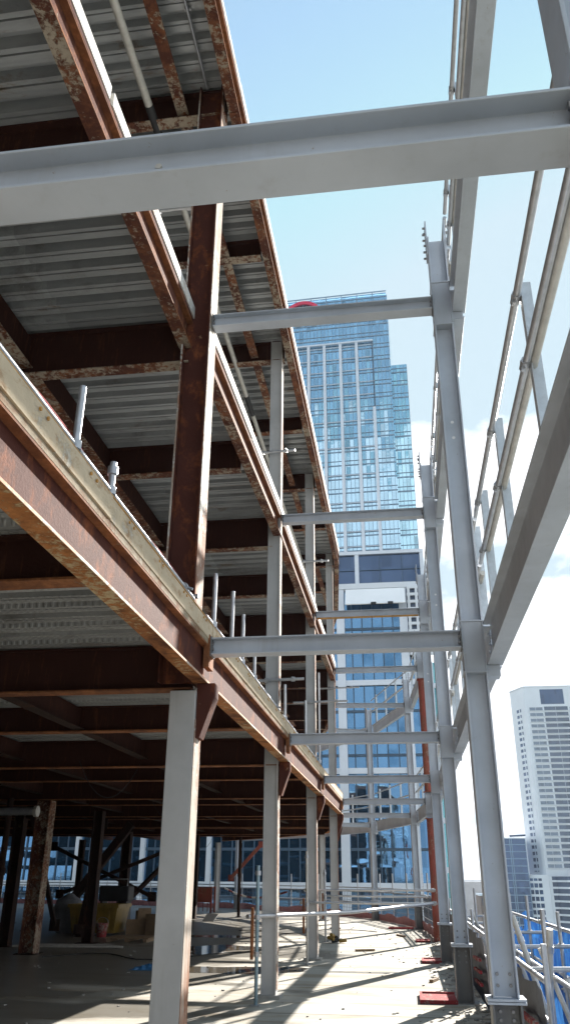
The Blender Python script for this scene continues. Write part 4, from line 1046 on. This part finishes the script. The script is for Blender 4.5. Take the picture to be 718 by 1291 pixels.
# ------------------------------------------------------------------ city ground and far city
g = MB(); N = 9000.
g.add([(-N, -N, -70), (N, -N, -70), (N, N, -70), (-N, N, -70)], [(0, 1, 2, 3)])
tag(g.obj('ground', 'ground'), kind='structure', label='city ground far below the floor')
mb = MB(); rnd = random.Random(5)
for i in range(700):
    y = rnd.uniform(700, 5000); x = y * math.tan(R(rnd.uniform(-8, 30))) * 1.0
    w = rnd.uniform(12, 45); h = rnd.choice([8, 10, 12, 14, 18, 22, 30, 45, 62]) * rnd.uniform(.8, 1.1)
    mb.box(x - w, x + w, y, y + rnd.uniform(15, 40), -70, -70 + h)
tag(mb.obj('distant_city', 'city'), kind='stuff', label='hazy far-off city rooftops on the horizon')

# air that pales the far city
mb = MB(); mb.box(-8990, 8990, -8990, 8990, -71, 240)
hz = mb.obj('haze', 'ground'); hz.data.materials.clear()
hm = bpy.data.materials.new('haze air'); hm.use_nodes = True; hn = hm.node_tree
for n_ in list(hn.nodes):
    if n_.type == 'BSDF_PRINCIPLED': hn.nodes.remove(n_)
pv = hn.nodes.new('ShaderNodeVolumePrincipled'); pv.inputs['Color'].default_value = (.80, .88, 1, 1); pv.inputs['Density'].default_value = .00014
hn.links.new(pv.outputs[0], hn.nodes['Material Output'].inputs['Volume']); hz.data.materials.append(hm)
tag(hz, kind='stuff', label='pale haze in the air')

# ------------------------------------------------------------------ light, sky, camera
SUN_AZ, SUN_EL = 21.8, 26.7        # degrees clockwise from the run of the columns (+Y), and above the horizon
w = bpy.data.worlds.new('World'); scn.world = w; w.use_nodes = True
nt = w.node_tree; bg = nt.nodes['Background']
sky = nt.nodes.new('ShaderNodeTexSky'); sky.sky_type = 'NISHITA'; sky.sun_disc = False
sky.sun_elevation = R(SUN_EL); sky.sun_rotation = R(SUN_AZ); sky.altitude = 60
sky.air_density = 1.0; sky.dust_density = .05; sky.ozone_density = .6
tc = nt.nodes.new('ShaderNodeTexCoord')
sx = nt.nodes.new('ShaderNodeSeparateXYZ'); nt.links.new(tc.outputs['Generated'], sx.inputs[0])
# clouds laid on a flat layer overhead: direction / (z + c)
zz = nt.nodes.new('ShaderNodeMath'); zz.operation = 'MAXIMUM'; nt.links.new(sx.outputs['Z'], zz.inputs[0]); zz.inputs[1].default_value = 0
za = nt.nodes.new('ShaderNodeMath'); za.operation = 'ADD'; nt.links.new(zz.outputs[0], za.inputs[0]); za.inputs[1].default_value = .22
dv = nt.nodes.new('ShaderNodeVectorMath'); dv.operation = 'DIVIDE'
cb = nt.nodes.new('ShaderNodeCombineXYZ')
for i in range(3): nt.links.new(za.outputs[0], cb.inputs[i])
nt.links.new(tc.outputs['Generated'], dv.inputs[0]); nt.links.new(cb.outputs[0], dv.inputs[1])
mp = nt.nodes.new('ShaderNodeMapping'); mp.inputs['Location'].default_value = (3.1, 1.7, 0); nt.links.new(dv.outputs[0], mp.inputs['Vector'])
cn = noise(nt, mp.outputs['Vector'], 1.6, 9, .58, .25)
# more cloud low down, little overhead
lowf = nt.nodes.new('ShaderNodeMapRange'); lowf.inputs['From Min'].default_value = .46; lowf.inputs['From Max'].default_value = .60
lowf.inputs['To Min'].default_value = .085; lowf.inputs['To Max'].default_value = -.4; nt.links.new(sx.outputs['Z'], lowf.inputs['Value'])
ad = nt.nodes.new('ShaderNodeMath'); ad.operation = 'ADD'; nt.links.new(cn, ad.inputs[0]); nt.links.new(lowf.outputs[0], ad.inputs[1])
cf = ramp(nt, ad.outputs[0], [(.50, 0.), (.57, .95)])
cc = mix(nt, noise(nt, mp.outputs['Vector'], 3.5, 6), (5.2, 5.4, 5.7), (6.6, 6.7, 6.8))
tn = nt.nodes.new('ShaderNodeMix'); tn.data_type = 'RGBA'; tn.blend_type = 'MULTIPLY'; tn.inputs[0].default_value = 1
nt.links.new(sky.outputs['Color'], tn.inputs[6]); tn.inputs[7].default_value = (1.50, 1.46, 1.16, 1)
dk = nt.nodes.new('ShaderNodeMix'); dk.data_type = 'RGBA'; dk.blend_type = 'DARKEN'; dk.inputs[0].default_value = 1
nt.links.new(tn.outputs[2], dk.inputs[6]); dk.inputs[7].default_value = (2.55, 3.2, 3.6, 1)
sk = mix(nt, cf, dk.outputs[2], cc)
nt.links.new(sk, bg.inputs['Color']); bg.inputs['Strength'].default_value = .075

s = bpy.data.lights.new('Sun', 'SUN'); s.energy = 5.0; s.angle = R(.5); s.color = (1, .95, .87)
so = bpy.data.objects.new('Sun', s); COL.objects.link(so)
dirv = Vector((math.sin(R(SUN_AZ)) * math.cos(R(SUN_EL)), math.cos(R(SUN_AZ)) * math.cos(R(SUN_EL)), math.sin(R(SUN_EL))))
so.rotation_euler = dirv.to_track_quat('Z', 'Y').to_euler(); so.location = dirv * 50

cam = bpy.data.cameras.new('Camera'); co = bpy.data.objects.new('Camera', cam); COL.objects.link(co)
cam.sensor_fit = 'VERTICAL'; cam.sensor_height = 24; cam.lens = 1010.3 / 1291 * 24
cam.clip_start = .05; cam.clip_end = 20000
co.location = (0, 0, 1.6)
co.rotation_euler = (Matrix.Rotation(R(8.1), 3, 'Z') @ Matrix.Rotation(R(90 + 24.488), 3, 'X') @ Matrix.Rotation(R(.41), 3, 'Z')).to_euler()
scn.camera = co
scn.render.resolution_x, scn.render.resolution_y = 569, 1024
scn.view_settings.view_transform = 'Standard'; scn.view_settings.look = 'None'
scn.view_settings.exposure = 1.8; scn.view_settings.gamma = 1; scn.view_settings.use_curve_mapping = False
scn.cycles.max_bounces = 8; scn.cycles.diffuse_bounces = 5
scn.cycles.use_denoising = True
